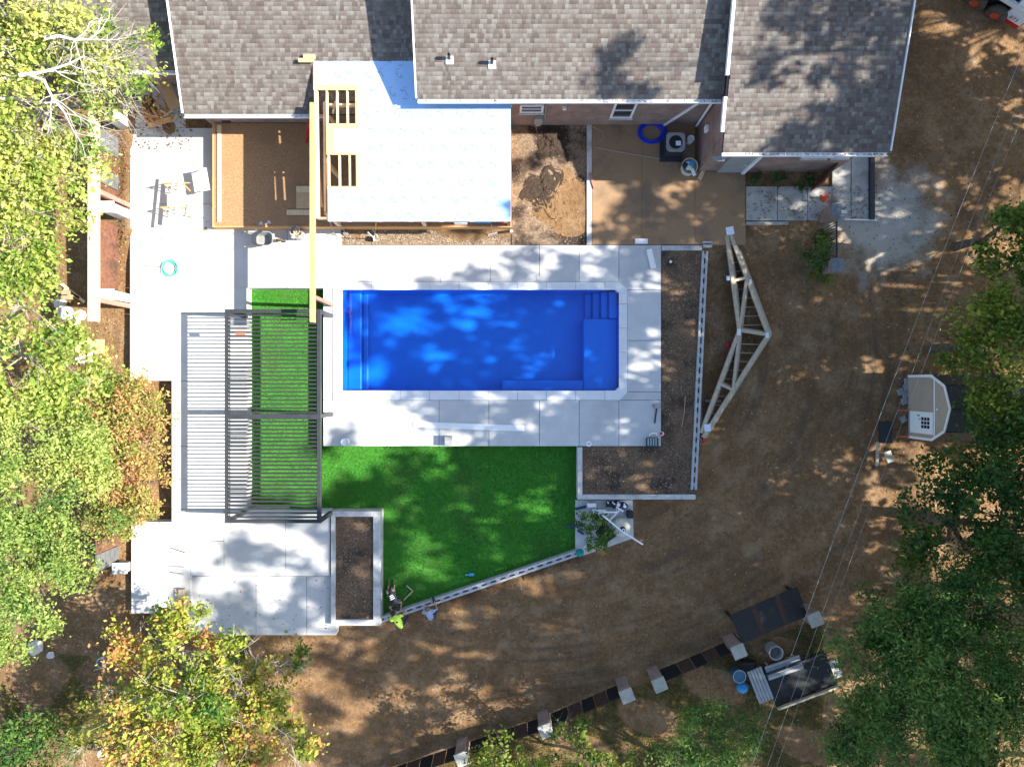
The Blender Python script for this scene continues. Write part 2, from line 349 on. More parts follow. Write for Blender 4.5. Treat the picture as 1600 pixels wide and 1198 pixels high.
# ------------------------------------------------------------------ concrete, pool, lawn, planters
def slabs(parent, rects, z=0.0, depth=.75, m='conc', gap=.018, name='concrete_slab'):
    for (a, b, c, d) in rects:
        p, q = P(a, b, z), P(c, d, z); g2 = gap/2
        MB().rect((p.x+g2, q.y+g2), (q.x-g2, p.y-g2), z-depth, z).build(name, M[m], parent)
def struct(name, loc): 
    o = bpy.data.objects.new(name, None); COL.objects.link(o); o.location = loc; o['kind'] = 'structure'; return o
deck = struct('pool_deck', P(770, 540, -.75))
nj = [533,607,688,766,843,905,967]
slabs(deck, [(a,383,b,440.5) for a, b in zip(nj, nj[1:])] + [(967,383,1033,453),(980,453,1033,532),(980,532,1033,612)])
slabs(deck, [(a,625,b,697) for a, b in zip([505,605,686,764,843,905,967],[605,686,764,843,905,967,1033])] + [(505,450,519,625),(967,612,1033,625)])
wp = struct('west_patio', P(300, 500, -.75))
slabs(wp, [(203,112,290,200),(203,200,332,319),(203,319,272,359),(272,319,358,359),(203,359,272,449),(272,359,358,449),(358,355,449,450),(449,355,533,450),
           (203,449,272,490),(272,449,385,490),(203,490,272,595),(272,490,385,595),(268,595,385,697),(268,697,385,795),
           (268,795,350,845),(205,815,268,845),(205,845,298,958),(298,845,350,900),(350,795,446,900),(446,797,516,900)])
slabs(wp, [(290,900,400,992),(400,900,479,992),(479,900,525,992)], z=-.14, depth=.6)
# pool
pool = struct('swimming_pool', P(750, 530, -1.4))
x0, y1 = P(535,453,0).xy; x1, y0 = P(967,610,0).xy
cop = MB()
ch = .55
cp = [520]+list(np.linspace(535, 945, 10))
for a, b in zip(cp, cp[1:]):
    for (c, d) in ((440.5,453),(610,625)):
        p, q = P(a,c,0), P(b,d,0); MB().rect((p.x+.006,q.y+.004),(q.x-.006,p.y-.004), -.3, .012).build('coping_stone', M['coping'], pool)
cy = list(np.linspace(475, 588, 4))
for a, b in zip(cy, cy[1:]):
    p, q = P(967,a,0), P(980,b,0); MB().rect((p.x+.004,q.y+.006),(q.x-.004,p.y-.006), -.3, .012).build('coping_stone', M['coping'], pool)
cy = list(np.linspace(453, 610, 5))
for a, b in zip(cy, cy[1:]):
    p, q = P(520,a,0), P(535,b,0); MB().rect((p.x+.004,q.y+.006),(q.x-.004,p.y-.006), -.3, .012).build('coping_stone', M['coping'], pool)
for pts in ([(945.3,440.5),(968,440.5),(980,452),(980,474.7),(967,474.7),(967,457),(962,453),(945.3,453)], [(945.3,625),(968,625),(980,613),(980,588.3),(967,588.3),(967,605),(962,610),(945.3,610)]):
    MB().prism([P(a,b,0).xy for a, b in pts], -.3, .012).build('coping_corner', M['coping'], pool)
fl = -1.35
m = MB(); t = .1
m.rect((x0-t,y0-t),(x1+t,y1+t), fl-.1, fl); m.rect((x0-t,y0-t),(x0,y1+t), fl, -.02); m.rect((x1,y0-t),(x1+t,y1+t), fl, -.02)
m.rect((x0,y0-t),(x1,y0), fl, -.02); m.rect((x0,y1),(x1,y1+t), fl, -.02)
shell = m.build('pool_shell', M['gelcoat'], pool)
def tread(a, b, c, d, z, nm):
    p, q = P(a,b,0), P(c,d,0); MB().rect((p.x,q.y),(q.x,p.y), fl, z).build(nm, M['gelcoat'], pool, bevel=.05)
for k, (a, b) in enumerate(((918,930),(930,942),(942,953.5),(953.5,967))): tread(a, 453, b, 496, -1.08+.25*k, 'pool_step')
tread(913.5, 496.3, 967, 610, -.45, 'bench'); tread(784, 594, 913.2, 610, -.5, 'bench'); tread(535, 453, 557, 610, -.95, 'ledge'); tread(557.3, 453, 566, 610, -1.18, 'ledge')
for y in (516, 548):
    MB().lathe(P(567, y, -1.3), [(.001,.02),(.06,.02),(.07,0)], 12).build('drain_cover', M['pvc'], pool)
MB().add([(x0,y0,-.1),(x1,y0,-.1),(x1,y1,-.1),(x0,y1,-.1)], [(0,1,2,3)]).build('water', M['water'], pool)['kind'] = 'structure'
for px, py in ((607,436),(843,436)):
    o = MB().box(P(px,py,.008), (.24,.24,.02)).box(P(px,py,.02), (.1,.03,.012)).build('skimmer_lid', M['wallcap'])
    prop(o, 'square skimmer lid in the deck north of the pool, ' + ('nearer the timber beam' if px < 700 else 'nearer the pool steps'), 'lid', 'skimmer lids')
# lawn
lw = MB().prism([(p.x, p.y) for p in LAWN], GL-.3, GL).build('lawn', M['turf']); lw['kind'] = 'structure'
N = 330000; bx = rng.uniform(-11.3, 3, N); by = rng.uniform(-9.9, 4, N); k = inpoly(bx, by, LAWN); bx, by = bx[k], by[k]; n = len(bx)
th = rng.uniform(0, 6.28, n); hgt = rng.uniform(.02, .045, n); wd = rng.uniform(.008, .018, n); ln = rng.uniform(0, .03, n); ph = rng.uniform(0, 6.28, n)
dx, dy = np.cos(th)*wd, np.sin(th)*wd
Vb = np.stack([np.stack([bx-dx, by-dy, np.full(n, GL)], 1), np.stack([bx+dx, by+dy, np.full(n, GL)], 1), np.stack([bx+np.cos(ph)*ln, by+np.sin(ph)*ln, GL+hgt], 1)], 1).reshape(-1, 3)
lvv = np.clip(rng.normal(.45, .2, n) + .18*np.sin(bx*1.7+by)*np.sin(by*2.1-bx*.6), 0, 1)
gr = npmesh('turf_grass', Vb, np.arange(3*n).reshape(-1, 3), M['blade'], lv=lvv); prop(gr, 'short bright green turf beside the pool deck', 'grass', kind='stuff')
# turf seam lines
# planters
def wallpart(parent, a, b, c, d, z1, z0=-.75, m='wallcap', nm='wall', mat_=None):
    p, q = P(a,b,z1), P(c,d,z1); return MB().rect((p.x,q.y),(q.x,p.y), z0, z1).build(nm, M[m], parent, bevel=.012)
def soil(parent, a, b, c, d, z, seed):
    p, q = P(a,b,z), P(c,d,z); nx_, ny_ = int((q.x-p.x)/.12)+2, int((p.y-q.y)/.12)+2
    X, Y = np.meshgrid(np.linspace(p.x,q.x,nx_), np.linspace(q.y,p.y,ny_)); r = np.random.default_rng(seed)
    Z = z + .03*np.sin(X*2.1+seed)*np.cos(Y*1.7) + r.normal(0, .012, X.shape)
    Vv = np.stack([X.ravel(), Y.ravel(), Z.ravel()], 1); i, j = np.meshgrid(np.arange(nx_-1), np.arange(ny_-1)); qq = (j*nx_+i).ravel()
    o = npmesh('soil', Vv, np.stack([qq,qq+1,qq+nx_+1,qq+nx_],1), M['soil'], parent)
    return o
sp = empty('raised_planter', P(555,885,-.7), 'narrow concrete planter box filled with bare soil beside the lawn', 'planter', 'planters')
wallpart(sp,517,798.5,523.5,977,.1); wallpart(sp,583,798.5,594,977,.1); wallpart(sp,523.6,798.5,582.9,807,.1); wallpart(sp,523.6,968,582.9,977,.1); soil(sp,523.5,807,583,968,-.03,1)
ep = empty('corner_planter', P(1060,700,-.7), 'large bare soil planter wrapping the deck corner with concrete block wall', 'planter', 'planters')
wallpart(ep,902.5,698.5,910,780,.02); wallpart(ep,910.1,772.5,1087,780,.02); wallpart(ep,1034,383.5,1097,391,.02)
soil(ep,1033.3,391,1097,697.5,-.07,2); soil(ep,910,697.5,1088,772.5,-.075,3)
def cmu():
    b = MB(); L = .398; b.box((0,.0775,-.3),(L,.085,.6)); b.box((0,-.0775,-.3),(L,.085,.6)); b.box((0,0,-.31),(.17,.07,.58)); b.box((0,0,-.5),(L,.07,.2))
    ob = b.build('concrete_block', M['cmu'], origin=(0,0,0)); me = ob.data; bpy.data.objects.remove(ob); return me
CMU = cmu()
def blockrow(parent, a, b, pitch=.406, skip=()):
    a, b = Vector(a), Vector(b); d = b-a; n = int(d.length/pitch); rz = math.atan2(d.y, d.x)
    for i in range(n):
        if i in skip: continue
        inst(CMU, 'concrete_block', a + d.normalized()*(pitch*(i+.5)) + Vector((0,0,random.uniform(-.004,.004))), rz + random.uniform(-.006,.006), parent)
blockrow(ep, P(1102,392,.04), P(1084,772,.04))
lwall = empty('block_wall', P(750,915,-.7), 'low hollow concrete block wall running diagonally along the lawn edge', 'wall')
blockrow(lwall, P(596,968,-.25), P(908,862,-.25))
m = MB(); m.rect(P(1098,377,.1).xy, P(1113,380,.1).xy, -.2, .12); m.rect(P(1099,382,.1).xy, P(1113,386,.1).xy, -.2, .1)
m.build('block_offcut', M['cmu'], ep)
# gravel strip, courtyard, slab, drive
def sheet(name, a, b, c, d, z, m, depth=.5):
    p, q = P(a,b,z), P(c,d,z); o = MB().rect((p.x,q.y),(q.x,p.y), z-depth, z).build(name, M[m]); o['kind'] = 'structure'; return o
sheet('gravel_bed', 533.5, 354, 799, 382.6, -.08, 'gravel')
M['court'] = mat('courtyard soil', (.13,.085,.055), (.30,.215,.14), 12, 1, .8, c3=(.045,.03,.022), s3=.55, t3=(.47,.56))
sheet('courtyard_ground', 799.5, 190, 916.6, 382.6, -.04, 'court')
sheet('kerb', 917, 190, 924.6, 382.6, .03, 'wallcap')
ts = struct('rear_slab', P(1045, 300, -.5))
slabs(ts, [(925,190,1003,382.6),(1003,190,1086,382.6),(1086,268,1165,382.6)], .015, .5, 'slab', .012)
dr = struct('drive_slab', P(1240, 320, -.4))
slabs(dr, [(1165.5,291,1215,345),(1215,291,1262,345),(1262,291,1300,345),(1300,240,1330,345),(1330,240,1366,345),(1165.5,346,1232,352)], .0, .4, 'conc2', .03)
# soil damp mound in courtyard
def mound(name, px, py, rx, ry, h, m, seed, label, cat, z=0, group=None):
    c = P(px,py,z); r = np.random.default_rng(seed); nr, na = 14, 40; Vv = [(c.x,c.y,z+h)]; Fv = []
    for i in range(1, nr+1):
        for j in range(na):
            t = 2*math.pi*j/na; rr = i/nr; wob = 1+.22*math.sin(3*t+seed)+.14*math.sin(7*t+2*seed)
            Vv.append((c.x+rx*rr*wob*math.cos(t), c.y+ry*rr*wob*math.sin(t), z+h*max(0,(1-rr**1.6)) + (r.normal(0,.02) if i < nr else -.04)))
    fs = [(0, 1+j, 1+(j+1) % na) for j in range(na)] + [(1+(i-1)*na+j, 1+i*na+j, 1+i*na+(j+1) % na, 1+(i-1)*na+(j+1) % na) for i in range(1,nr) for j in range(na)]
    o = MB().add(Vv, fs).build(name, m, smooth=True); prop(o, label, cat, group); return o
M['damp'] = mat('damp dark soil', (.035,.024,.017), (.08,.055,.038), 16, 1, 1)
mound('soil_mound', 862, 225, .62, .75, .10, M['damp'], 3, 'dark damp soil heap beside the brick wall meter', 'soil heap', -.05, 'damp soil heaps')
mound('soil_mound', 850, 300, .9, 1.1, .07, M['damp'], 5, 'wide dark soil patch in the middle of the courtyard', 'soil heap', -.05, 'damp soil heaps')
# ------------------------------------------------------------------ house
house = empty('brick_house', (2, 13, -.1), 'brick house with grey and tan shingle roofs along the top', 'house')
def shingles(name, xa, xb, ye, ze, slope, yr, parent, m='shingle', seed=0, rake=0.0):
    r = np.random.default_rng(seed); ca = 1/math.sqrt(1+slope*slope); ex = .150*ca; Vv = []; lv = []
    n = int((yr-ye)/ex)+1; up = Vector((0, -slope*ca, ca))
    for i in range(n):
        ya = ye+i*ex; yb = min(ya+ex*1.05, yr+.02); x = xa - r.uniform(0,.2)
        za = ze+(ya-ye)*slope; zb = ze+(yb-ye)*slope
        while x < xb:
            wd = r.choice([.09,.12,.155,.19,.25], p=[.15,.3,.3,.17,.08]); a, b = max(x, xa)+.002, min(x+wd, xb)-.002; x += wd
            if b-a < .02: continue
            t = .012+ (r.random() < .45)*.008 
            Vv += [(a,ya,za+t),(b,ya,za+t),(b,yb,zb+.003),(a,yb,zb+.003),(a,ya,za-.01),(b,ya,za-.01)]
            lv.append(np.clip(r.normal(.5,.27),0,1))
    k = len(lv); b6 = np.arange(k)[:,None]*6
    top = b6+np.array([[0,1,2,3]]); fr = b6+np.array([[4,5,1,0]])
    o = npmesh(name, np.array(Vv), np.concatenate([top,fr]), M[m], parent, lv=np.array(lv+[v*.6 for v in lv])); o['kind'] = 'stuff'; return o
def roof(xa, xb, ye, ze, slope, yr, seed, m='shingle'):
    zr = ze+(yr-ye)*slope; yb = yr+(yr-ye)
    b = MB(); t = .16
    prof = [(ye+.02,ze-.02),(yr,zr-.02),(yb,ze-.02),(yb,ze-.02-t),(yr,zr-.02-t),(ye+.02,ze-.02-t)]
    n = 6; vs = [(xa+.01,y,z) for y,z in prof]+[(xb-.01,y,z) for y,z in prof]
    b.add(vs, [(0,1,4,5),(1,2,3,4),(6,11,10,7),(7,10,9,8)]+[(i,n+i,n+(i+1)%n,(i+1)%n) for i in range(n)])
    rf = b.build('roof', M['shingledark'], house)
    at = rf.data.attributes.new('lv','FLOAT','FACE'); at.data.foreach_set('value',[.5]*len(rf.data.polygons))
    shingles('shingle_courses', xa, xb, ye, ze, slope, yr, rf, m, seed)
    return rf
R1 = dict(xa=-17.5, xb=-12.33, ye=11.76, ze=2.3, slope=.333, yr=16.2)
R2 = dict(xa=-12.27, xb=-3.2, ye=10.06, ze=2.45, slope=.333, yr=16)
R3 = dict(xa=-3.38, xb=7.55, ye=10.16, ze=3.6, slope=.40, yr=16)
R4 = dict(xa=7.52, xb=13.42, ye=8.24, ze=3.65, slope=.335, yr=16)
roofs = [roof(seed=i+1, **r) for i, r in enumerate((R1,R2,R3,R4))]
def wall(x0_, x1_, y0_, y1_, z0_, z1_): return MB().rect((x0_,y0_),(x1_,y1_), z0_, z1_).build('wall', M['brick'], house)
wall(-17,-12.3,12.15,12.4,-.3,2.25); wall(-12.2,-12.0,10.5,12.15,-.3,2.6); wall(-11.98,-3.2,10.5,10.75,-.3,2.55)
w3 = wall(-3.18,7.6,10.55,10.8,-.3,3.6); wall(-3.18,-2.95,10.82,15.9,2.4,3.75)
w4 = wall(7.6,13.1,8.66,8.9,-.5,3.62); w4w = wall(7.6,7.85,8.92,10.5,-.5,3.7); wall(12.85,13.1,8.92,16,-.5,3.6)
# gable infill on west end of right wing and step between roofs
b = MB(); b.prism([(8.3,3.6),(16,3.6+7.7*.335-.15),(16,3.5),(8.3,3.5)],0,.2); vv=[(7.62+z, x, y) for (x,y,z) in b.v]; g2=MB(); g2.add(vv,b.f); g2.build('gable_wall', M['brick'], house)
b = MB(); b.prism([(10.3,3.4),(16,3.6+5.8*.4-.18),(16,3.0),(10.3,3.0)],0,.15); g2=MB(); g2.add([(-3.3+z, x, y) for (x,y,z) in b.v], b.f); g2.build('gable_wall', M['white'], house)
def gutter(x0_, x1_, y, z, step=.62):
    b = MB(); b.rect((x0_,y-.13),(x1_,y-.115), z-.11, z+.005); b.rect((x0_,y-.115),(x1_,y), z-.11, z-.095); b.rect((x0_,y-.005),(x1_,y+.006), z-.1, z-.02)
    gt = b.build('gutter', M['white'], house)
    n = int((x1_-x0_)/step)
    for i in range(n): MB().rect((x0_+step*(i+.6),y-.125),(x0_+step*(i+.6)+.03,y), z-.012, z).build('gutter_hanger', M['white'], gt)
    # leaves and grit lying in the trough
    k = MB()
    for i in range(int((x1_-x0_)*14)):
        k.box((random.uniform(x0_,x1_), y-random.uniform(.02,.1), z-.088), (.05,.03,.008), rz=random.uniform(0,3))
    k.build('gutter_debris', M['card'], gt)['kind'] = 'stuff'
gutter(-3.38, 7.5, R3['ye'], 3.6); gutter(7.52, 13.42, R4['ye'], 3.65); gutter(-12.27, -6.9, R2['ye'], 2.45, 1.4)
gutter(-15.5,-12.4,R1['ye'],2.3,1.4)
def rake(x, r, y0_, y1_, wd=.14):
    z = lambda y: r['ze']+(y-r['ye'])*r['slope']
    MB().bar((x,y0_,z(y0_)-.04),(x,y1_,z(y1_)-.04), wd, .2).build('rake_trim', M['white'], house)
rake(7.44, R4, 8.9, 10.0, .1); rake(7.44, R4, 10.65, 16, .1); rake(13.5, R4, 8.3, 16, .03); rake(-12.3, R2, 10.1, 16, .05); rake(-3.42, R3, 10.2, 16, .05)
# downspout at the inner corner + white corner trims
MB().tube([(7.05,10.08,3.5),(7.2,10.4,3.2),(7.45,10.45,2.6),(7.5,10.46,.1)], .05, 6).build('downspout', M['white'], house)
MB().bar((6.2,10.5,.1),(7.3,10.5,3.3),.06,.1).build('trim_board', M['white'], house)
# windows and door fittings
def window(c, wd, ht, side, panes=1, frame='white'):
    # side 's' south-facing wall plane at c.y ; 'w' west-facing wall plane at c.x
    f = MB(); t = .08; d = .06
    def R_(u0,u1,v0,v1,dep,off=0):
        if side == 's': return ((c[0]+u0, c[1]-dep-off),(c[0]+u1, c[1]-off), c[2]+v0, c[2]+v1)
        return ((c[0]-dep-off, c[1]+u0),(c[0]-off, c[1]+u1), c[2]+v0, c[2]+v1)
    for a in ((-wd/2,wd/2,-t,0),(-wd/2,wd/2,ht,ht+t),(-wd/2-t,-wd/2,-t,ht+t),(wd/2,wd/2+t,-t,ht+t),(-wd/2,wd/2,ht/2-.02,ht/2+.02)): f.rect(*R_(*a, d))
    fr = f.build('window', M[frame], house)
    MB().rect(*R_(-wd/2+.002,wd/2-.002,.002,ht/2-.022,.02)).build('pane', M['glass'], fr)
    MB().rect(*R_(-wd/2+.002,wd/2-.002,ht/2+.022,ht-.002,.02)).build('pane', M['glass'], fr)
    MB().rect(*R_(-wd/2-.12,wd/2+.12,-t-.07,-t-.002,.11)).build('sill', M['wallcap'], fr)
window((4.3,10.55,.95),.7,1.35,'s'); window((.75,10.55,1.5),.75,.55,'s',1); window((11.6,8.66,1.9),.9,1.1,'s'); window((12.5,8.66,1.9),.6,1.1,'s')
d_ = MB().rect((8.35,8.60),(9.35,8.655),-.05,2.05).build('door', M['greymetal'], house); MB().rect((9.35,8.52),(9.47,8.655),-.05,2.15).build('door_frame', M['white'], house)
MB().lathe((9.2,8.58,1.0),[(.001,.03),(.03,.02),(.03,-.02),(.001,-.03)],8).build('handle', M['galv'], d_)
# meter box, dryer vent, vents
MB().box((1.05,10.47,.75),(.32,.16,.5)).box((1.05,10.47,.35),(.22,.12,.3)).build('meter_box', M['greymetal'], house, bevel=.01)
MB().tube([(1.3,10.48,.9),(1.3,10.48,2.2)],.025,6).build('conduit', M['greymetal'], house)
MB().box((2.0,10.49,1.9),(.14,.12,.14)).build('wall_vent', M['white'], house, bevel=.01)
MB().box((7.53,9.85,1.5),(.12,.22,.34)).build('wall_box', M['white'], house, bevel=.01)
for px, py in ((702,90),(769,97)):
    zz = 4.1; p = P(px,py,zz); zz = 3.6+(p.y-10.16)*.40; p = P(px,py,zz+.1)
    base = MB().box((p.x,p.y-.05,zz+.0),(.26,.26,.03), M=Matrix.Rotation(math.atan(.4),3,'X')).build('vent_flashing', M['white'], house)
    MB().lathe((p.x,p.y,zz-.1),[(.055,0),(.055,.45),(.04,.45),(.04,.2)],12).build('vent_pipe', M['dark'], house)
# satellite dish
sd = empty('satellite_dish', (7.9,8.6,1.6), 'pale oval satellite dish mounted on the brick wall corner', 'satellite dish')
c = P(1125,240,2.0); Mt = Matrix.Rotation(math.radians(-30),3,'Z') @ Matrix.Rotation(math.radians(40),3,'X')
MB().lathe(c,[(.001,-.05),(.14,-.035),(.26,0),(.3,.03),(.29,.035),(.25,.01),(.13,-.025),(.001,-.04)],20,M=Mt).build('dish', M['greymetal'], sd, smooth=True)
MB().tube([c+Vector((0,0,-.05)),c+Vector((.1,.2,-.25)),(7.7,8.85,1.55)],.025,6).build('arm', M['dark'], sd)
MB().tube([c+Vector((-.05,-.25,-.1)),c+Vector((.05,-.35,.25))],.018,6).box(c+Vector((.05,-.35,.28)),(.08,.06,.1)).build('receiver', M['white'], sd)
# ------------------------------------------------------------------ timber addition
add = empty('patio_addition', (-6, 8, -.1), 'timber patio addition with pale membrane roof and open framed bays', 'building')
zp = .42
p, q = P(332,190,zp), P(799,355,zp)
fy0, fy1, fx0, fx1 = q.y, 10.48, p.x, q.x
# floor sheathing sheets
nxs = 5
for i in range(nxs):
    a = fx0+.1+(fx1-fx0-.1)*i/nxs; b_ = fx0+.1+(fx1-fx0-.1)*(i+1)/nxs
    for j in range(2):
        c0 = fy0+.05+(fy1-fy0-.05)*j/2; c1 = fy0+.05+(fy1-fy0-.05)*(j+1)/2
        MB().rect((a+.002,c0+.002),(b_-.002,c1-.002), zp-.03, zp).build('floor_panel', M['osbfloor'], add)
MB().rect((fx0,fy0),(fx1,fy0+.045), -.1, zp+.012).build('rim_joist', M['glulam'], add)
MB().rect((fx0,fy0+.047),(fx0+.045,fy1), -.1, zp+.012).build('rim_joist', M['glulam'], add)
MB().rect((fx1-.045,fy0+.047),(fx1,fy1), -.1, zp+.012).build('rim_joist', M['glulam'], add)
MB().rect((fx0+.05,fy0+.05),(fx1-.05,fy1), -.1, zp-.032).build('floor_frame', M['wood'], add)
for a, b_ in ((338,200),(338,290)): pass
lb = MB().rect(P(340,196,zp).xy, P(346,347,zp).xy, zp+.002, zp+.042).build('long_board', M['wood']); prop(lb, 'pale loose board lying along the west edge of the timber floor', 'board')
zr = lambda Y: 2.75+.048*(Y-6.0)
def rrect(a, b, c, d, th, up, nm, m, par=add):
    p, q = P(a,b,2.86), P(c,d,2.86); xa, xb, ya, yb = p.x, q.x, q.y, p.y
    vs = [(x,y,zr(y)+up-e) for e in (th,0) for (x,y) in ((xa,ya),(xb,ya),(xb,yb),(xa,yb))]
    return MB().add(vs, [(3,2,1,0),(4,5,6,7),(0,1,5,4),(1,2,6,5),(2,3,7,6),(3,0,4,7)]).build(nm, M[m], par)
# strand board deck (with openings), membrane strips on top
for r in ((491,78,655,135.5),(655,160,798,345),(491,135.5,496,143),(496,135.5,559,143),(559,135.5,655,345),(510,194,558.8,202),(510,202,558.8,234),(510,234,558.8,242),(511,290.5,558.8,345),(556,143,558.8,194),(556,242,558.8,290.5)):
    rrect(*r, .022, 0, 'roof_panel', 'osb')
rows = [82,105,133,165,191,217,243.5,270,297,322,345]
for a, b_ in zip(rows, rows[1:]):
    lap = 1.2
    xl = 494 if b_ < 140 else (557.5 if b_ < 196 else 521)
    xr = 650 if b_ <= 105 else (651 if b_ <= 133 else (653 if b_ <= 165 else 798))
    segs = [(xl, xr)]
    if a < 204 < b_ or a < 165 < b_: pass
    if a == 133: rrect(494,133,xr,134.5,.004,.006,'membrane_strip','membrane'); rrect(560,134.5,xr,165,.004,.006,'membrane_strip','membrane'); rrect(653.5,161,798,165,.004,.006,'membrane_strip','membrane'); continue
    if a == 165: rrect(560,a,798,b_,.004,.006,'membrane_strip','membrane'); continue
    if a == 191: rrect(560,a,798,203,.004,.006,'membrane_strip','membrane'); rrect(522,203,798,b_,.004,.006,'membrane_strip','membrane'); continue
    if a in (217,): rrect(522,a,798,239,.004,.006,'membrane_strip','membrane'); rrect(559.5,239,798,b_,.004,.006,'membrane_strip','membrane'); continue
    if a in (243.5,): rrect(559.5,a,798,b_,.004,.006,'membrane_strip','membrane'); continue
    if a == 270: rrect(559.5,a,798,b_,.004,.006,'membrane_strip','membrane'); rrect(512,293,559.4,b_,.004,.006,'membrane_strip','membrane'); continue
    xl = 494 if a < 140 else 512
    rrect(xl,a,xr,b_,.004,.006,'membrane_strip','membrane')
# overlap laps: slim raised edges
for y in rows[1:-1]:
    rrect(494 if y < 140 else 562, y-.6, (650 if y < 140 else 797), y+.1, .003, .010, 'lap_edge', 'membrane')
# printed emblem pairs: drawn as thin flat strokes
pm = MB(); pr = MB()
def stroke(mb, pts, wd, z):
    for (a, b_) in zip(pts, pts[1:]):
        a, b_ = Vector((*a, 0)), Vector((*b_, 0)); d = (b_-a)
        if d.length < 1e-4: continue
        nrm = Vector((-d.y, d.x, 0)).normalized()*wd/2
        q4 = [a-nrm, b_-nrm, b_+nrm, a+nrm]; mb.add([(v.x, v.y, zr(v.y)+z) for v in q4], [(0,1,2,3)])
kx = (H-2.9)/F
for ri in range(len(rows)-1):
    ya = rows[ri]
    for k in range(7):
        for h_ in range(2):
            px = 505+48*k+19*h_+(14 if ri % 2 else 0)+(ri % 3)*3; py = ya+4
            lim = 648 if ya < 160 else 790
            xl = 497 if ya < 130 else (566 if ya < 196 else (528 if ya in (191,) or ya > 290 else 563))
            if px+14 > lim or px < xl: continue
            if ya == 191 and px < 566: py += 9
            o = P(px, py, 2.87)
            U = lambda u, v: (o.x+u*kx, o.y-v*kx)
            if h_ == 0:
                stroke(pm, [U(2,5),U(4,8),U(3,11),U(6,14),U(8,16),U(9,13),U(12,16)], .013, .0125); stroke(pm, [U(1,9),U(4,9.5)], .016, .0125); stroke(pm, [U(9,10),U(12,13.5)], .013, .0125)
                stroke(pr, [U(1,2),U(7,2)], .016, .0125); stroke(pr, [U(1,19),U(5,19)], .013, .0125)
            else:
                stroke(pm, [U(0,5),U(3,8),U(5,5),U(8,7),U(9,11),U(11,12),U(10,15)], .013, .0125); stroke(pm, [U(2,6),U(5,9)], .016, .0125)
                stroke(pr, [U(5,2),U(11,2)], .013, .0125); stroke(pr, [U(4,19.5),U(11,19.5)], .02, .0125)
pm.build('printed_emblems', M['print'], add)['kind'] = 'stuff'; pr.build('printed_text', M['printred'], add)['kind'] = 'stuff'
# rafters in the open bays
def rafter(px, ya, yb, m='wood', ht=.2, wd=.045, up=-.03):
    p, q = P(px,ya,2.9), P(px,yb,2.8); MB().bar((p.x,p.y,zr(p.y)+up-ht/2),(p.x,q.y,zr(q.y)+up-ht/2), wd, ht).build('rafter', M[m], add)
rafter(494, 137, 340, wd=.11, up=.0)
for px in (510.5,526.5,542.5): rafter(px,138,196); 
for px in (512,529,545,): rafter(px,236,294)
for px in (575,600,625,650,675,700,725,750,775,795): rafter(px,167,343)
rafter(557,138,343)
for a, c_, y in ((511,798,343),(494,512,340)):
    p, q = P(a,y,2.75), P(c_,y,2.75); MB().bar((p.x,p.y,2.58),(q.x,q.y,2.58),.045,.25).build('header', M['wood'], add)
for x, y in ((fx1-.1,fy0+.1),(-3.5,fy0+.1),(-6.95,fy0+.1),(-6.95,10.2),(-6.95,8.3)):
    MB().rect((x-.07,y-.07),(x+.07,y+.07), zp+.002, 2.45).build('post', M['redpost'] if x > -1 else M['wood'], add)
MB().bar((-7.33,6.35,2.42),(-7.33,10.4,2.42),.09,.5).build('sun_block_board', M['glulam'], add)  # added under the beam to block sunlight falling through the roof gap
MB().bar((-6.95,6.4,2.5),(-6.95,10.4,2.62),.08,.2).build('side_plate', M['wood'], add)
MB().bar((-6.9,10.3,2.65),(0,10.3,2.65),.06,.25).build('ledger', M['wood'], add)
# overhanging lumber stub at the top left of the addition
for a, b_, c_, d_2 in ((474,85,492,92),(466,91,490,97)):
    o = MB().rect(P(a,b_,3.2).xy, P(c_,d_2,3.2).xy, 3.12+.002*a-.93, 3.2+.002*a-.93).build('blocking', M['osb'], add)
# long cantilevered beam out over the deck with its prop
lbm = empty('long_beam', P(484,503,0), 'long yellow laminated beam reaching from the addition over the pergola', 'beam')
p, q = P(486.5,160,3.05), P(486.5,503,3.05)
MB().bar((p.x,p.y,2.87),(p.x,q.y,2.87),.13,.36).build('beam', M['glulam'], lbm, bevel=.005)
bx_ = P(484,466,3).x
MB().rect((p.x-.07,P(0,477,0).y-.07),(p.x+.07,P(0,477,0).y+.07),.0,2.68).build('prop_post', M['redpost'], lbm)
MB().rect((p.x-.16,P(0,477,0).y-.16),(p.x+.16,P(0,477,0).y+.16),-.62,-.001).build('footing', M['wallcap'], lbm)
# second narrower stud rail beside the beam
MB().bar((p.x+.02,8.9,zr(8)-.5),(p.x+.22,6.6,zr(7)-.4),.05,.14).build('brace', M['wood'], add)
# red ladder / level leaning, lumber stack on the timber floor
o = MB().bar(P(485,180,2.2),P(478,222,.45),.1,.05).build('red_level', M['redp']); prop(o,'long red level leaning against the addition frame','level')
st = 0
for i, (a,b_,c_,d_2,z) in enumerate(((448,328,490,336,.47),(463,291,490,326,.5),(463,291,490,300,.62))):
    o = MB().rect(P(a,b_,z).xy,P(c_,d_2,z).xy,zp+.003+(.1 if i==2 else 0),z+.02).build('lumber_stack', M['wood' if i!=1 else 'osb']); prop(o,['plank lying at the south edge of the shaded timber floor','square stack of strand board scraps under the roof edge','short board lying on top of the strand board scraps'][i],'lumber','lumber on the timber floor')
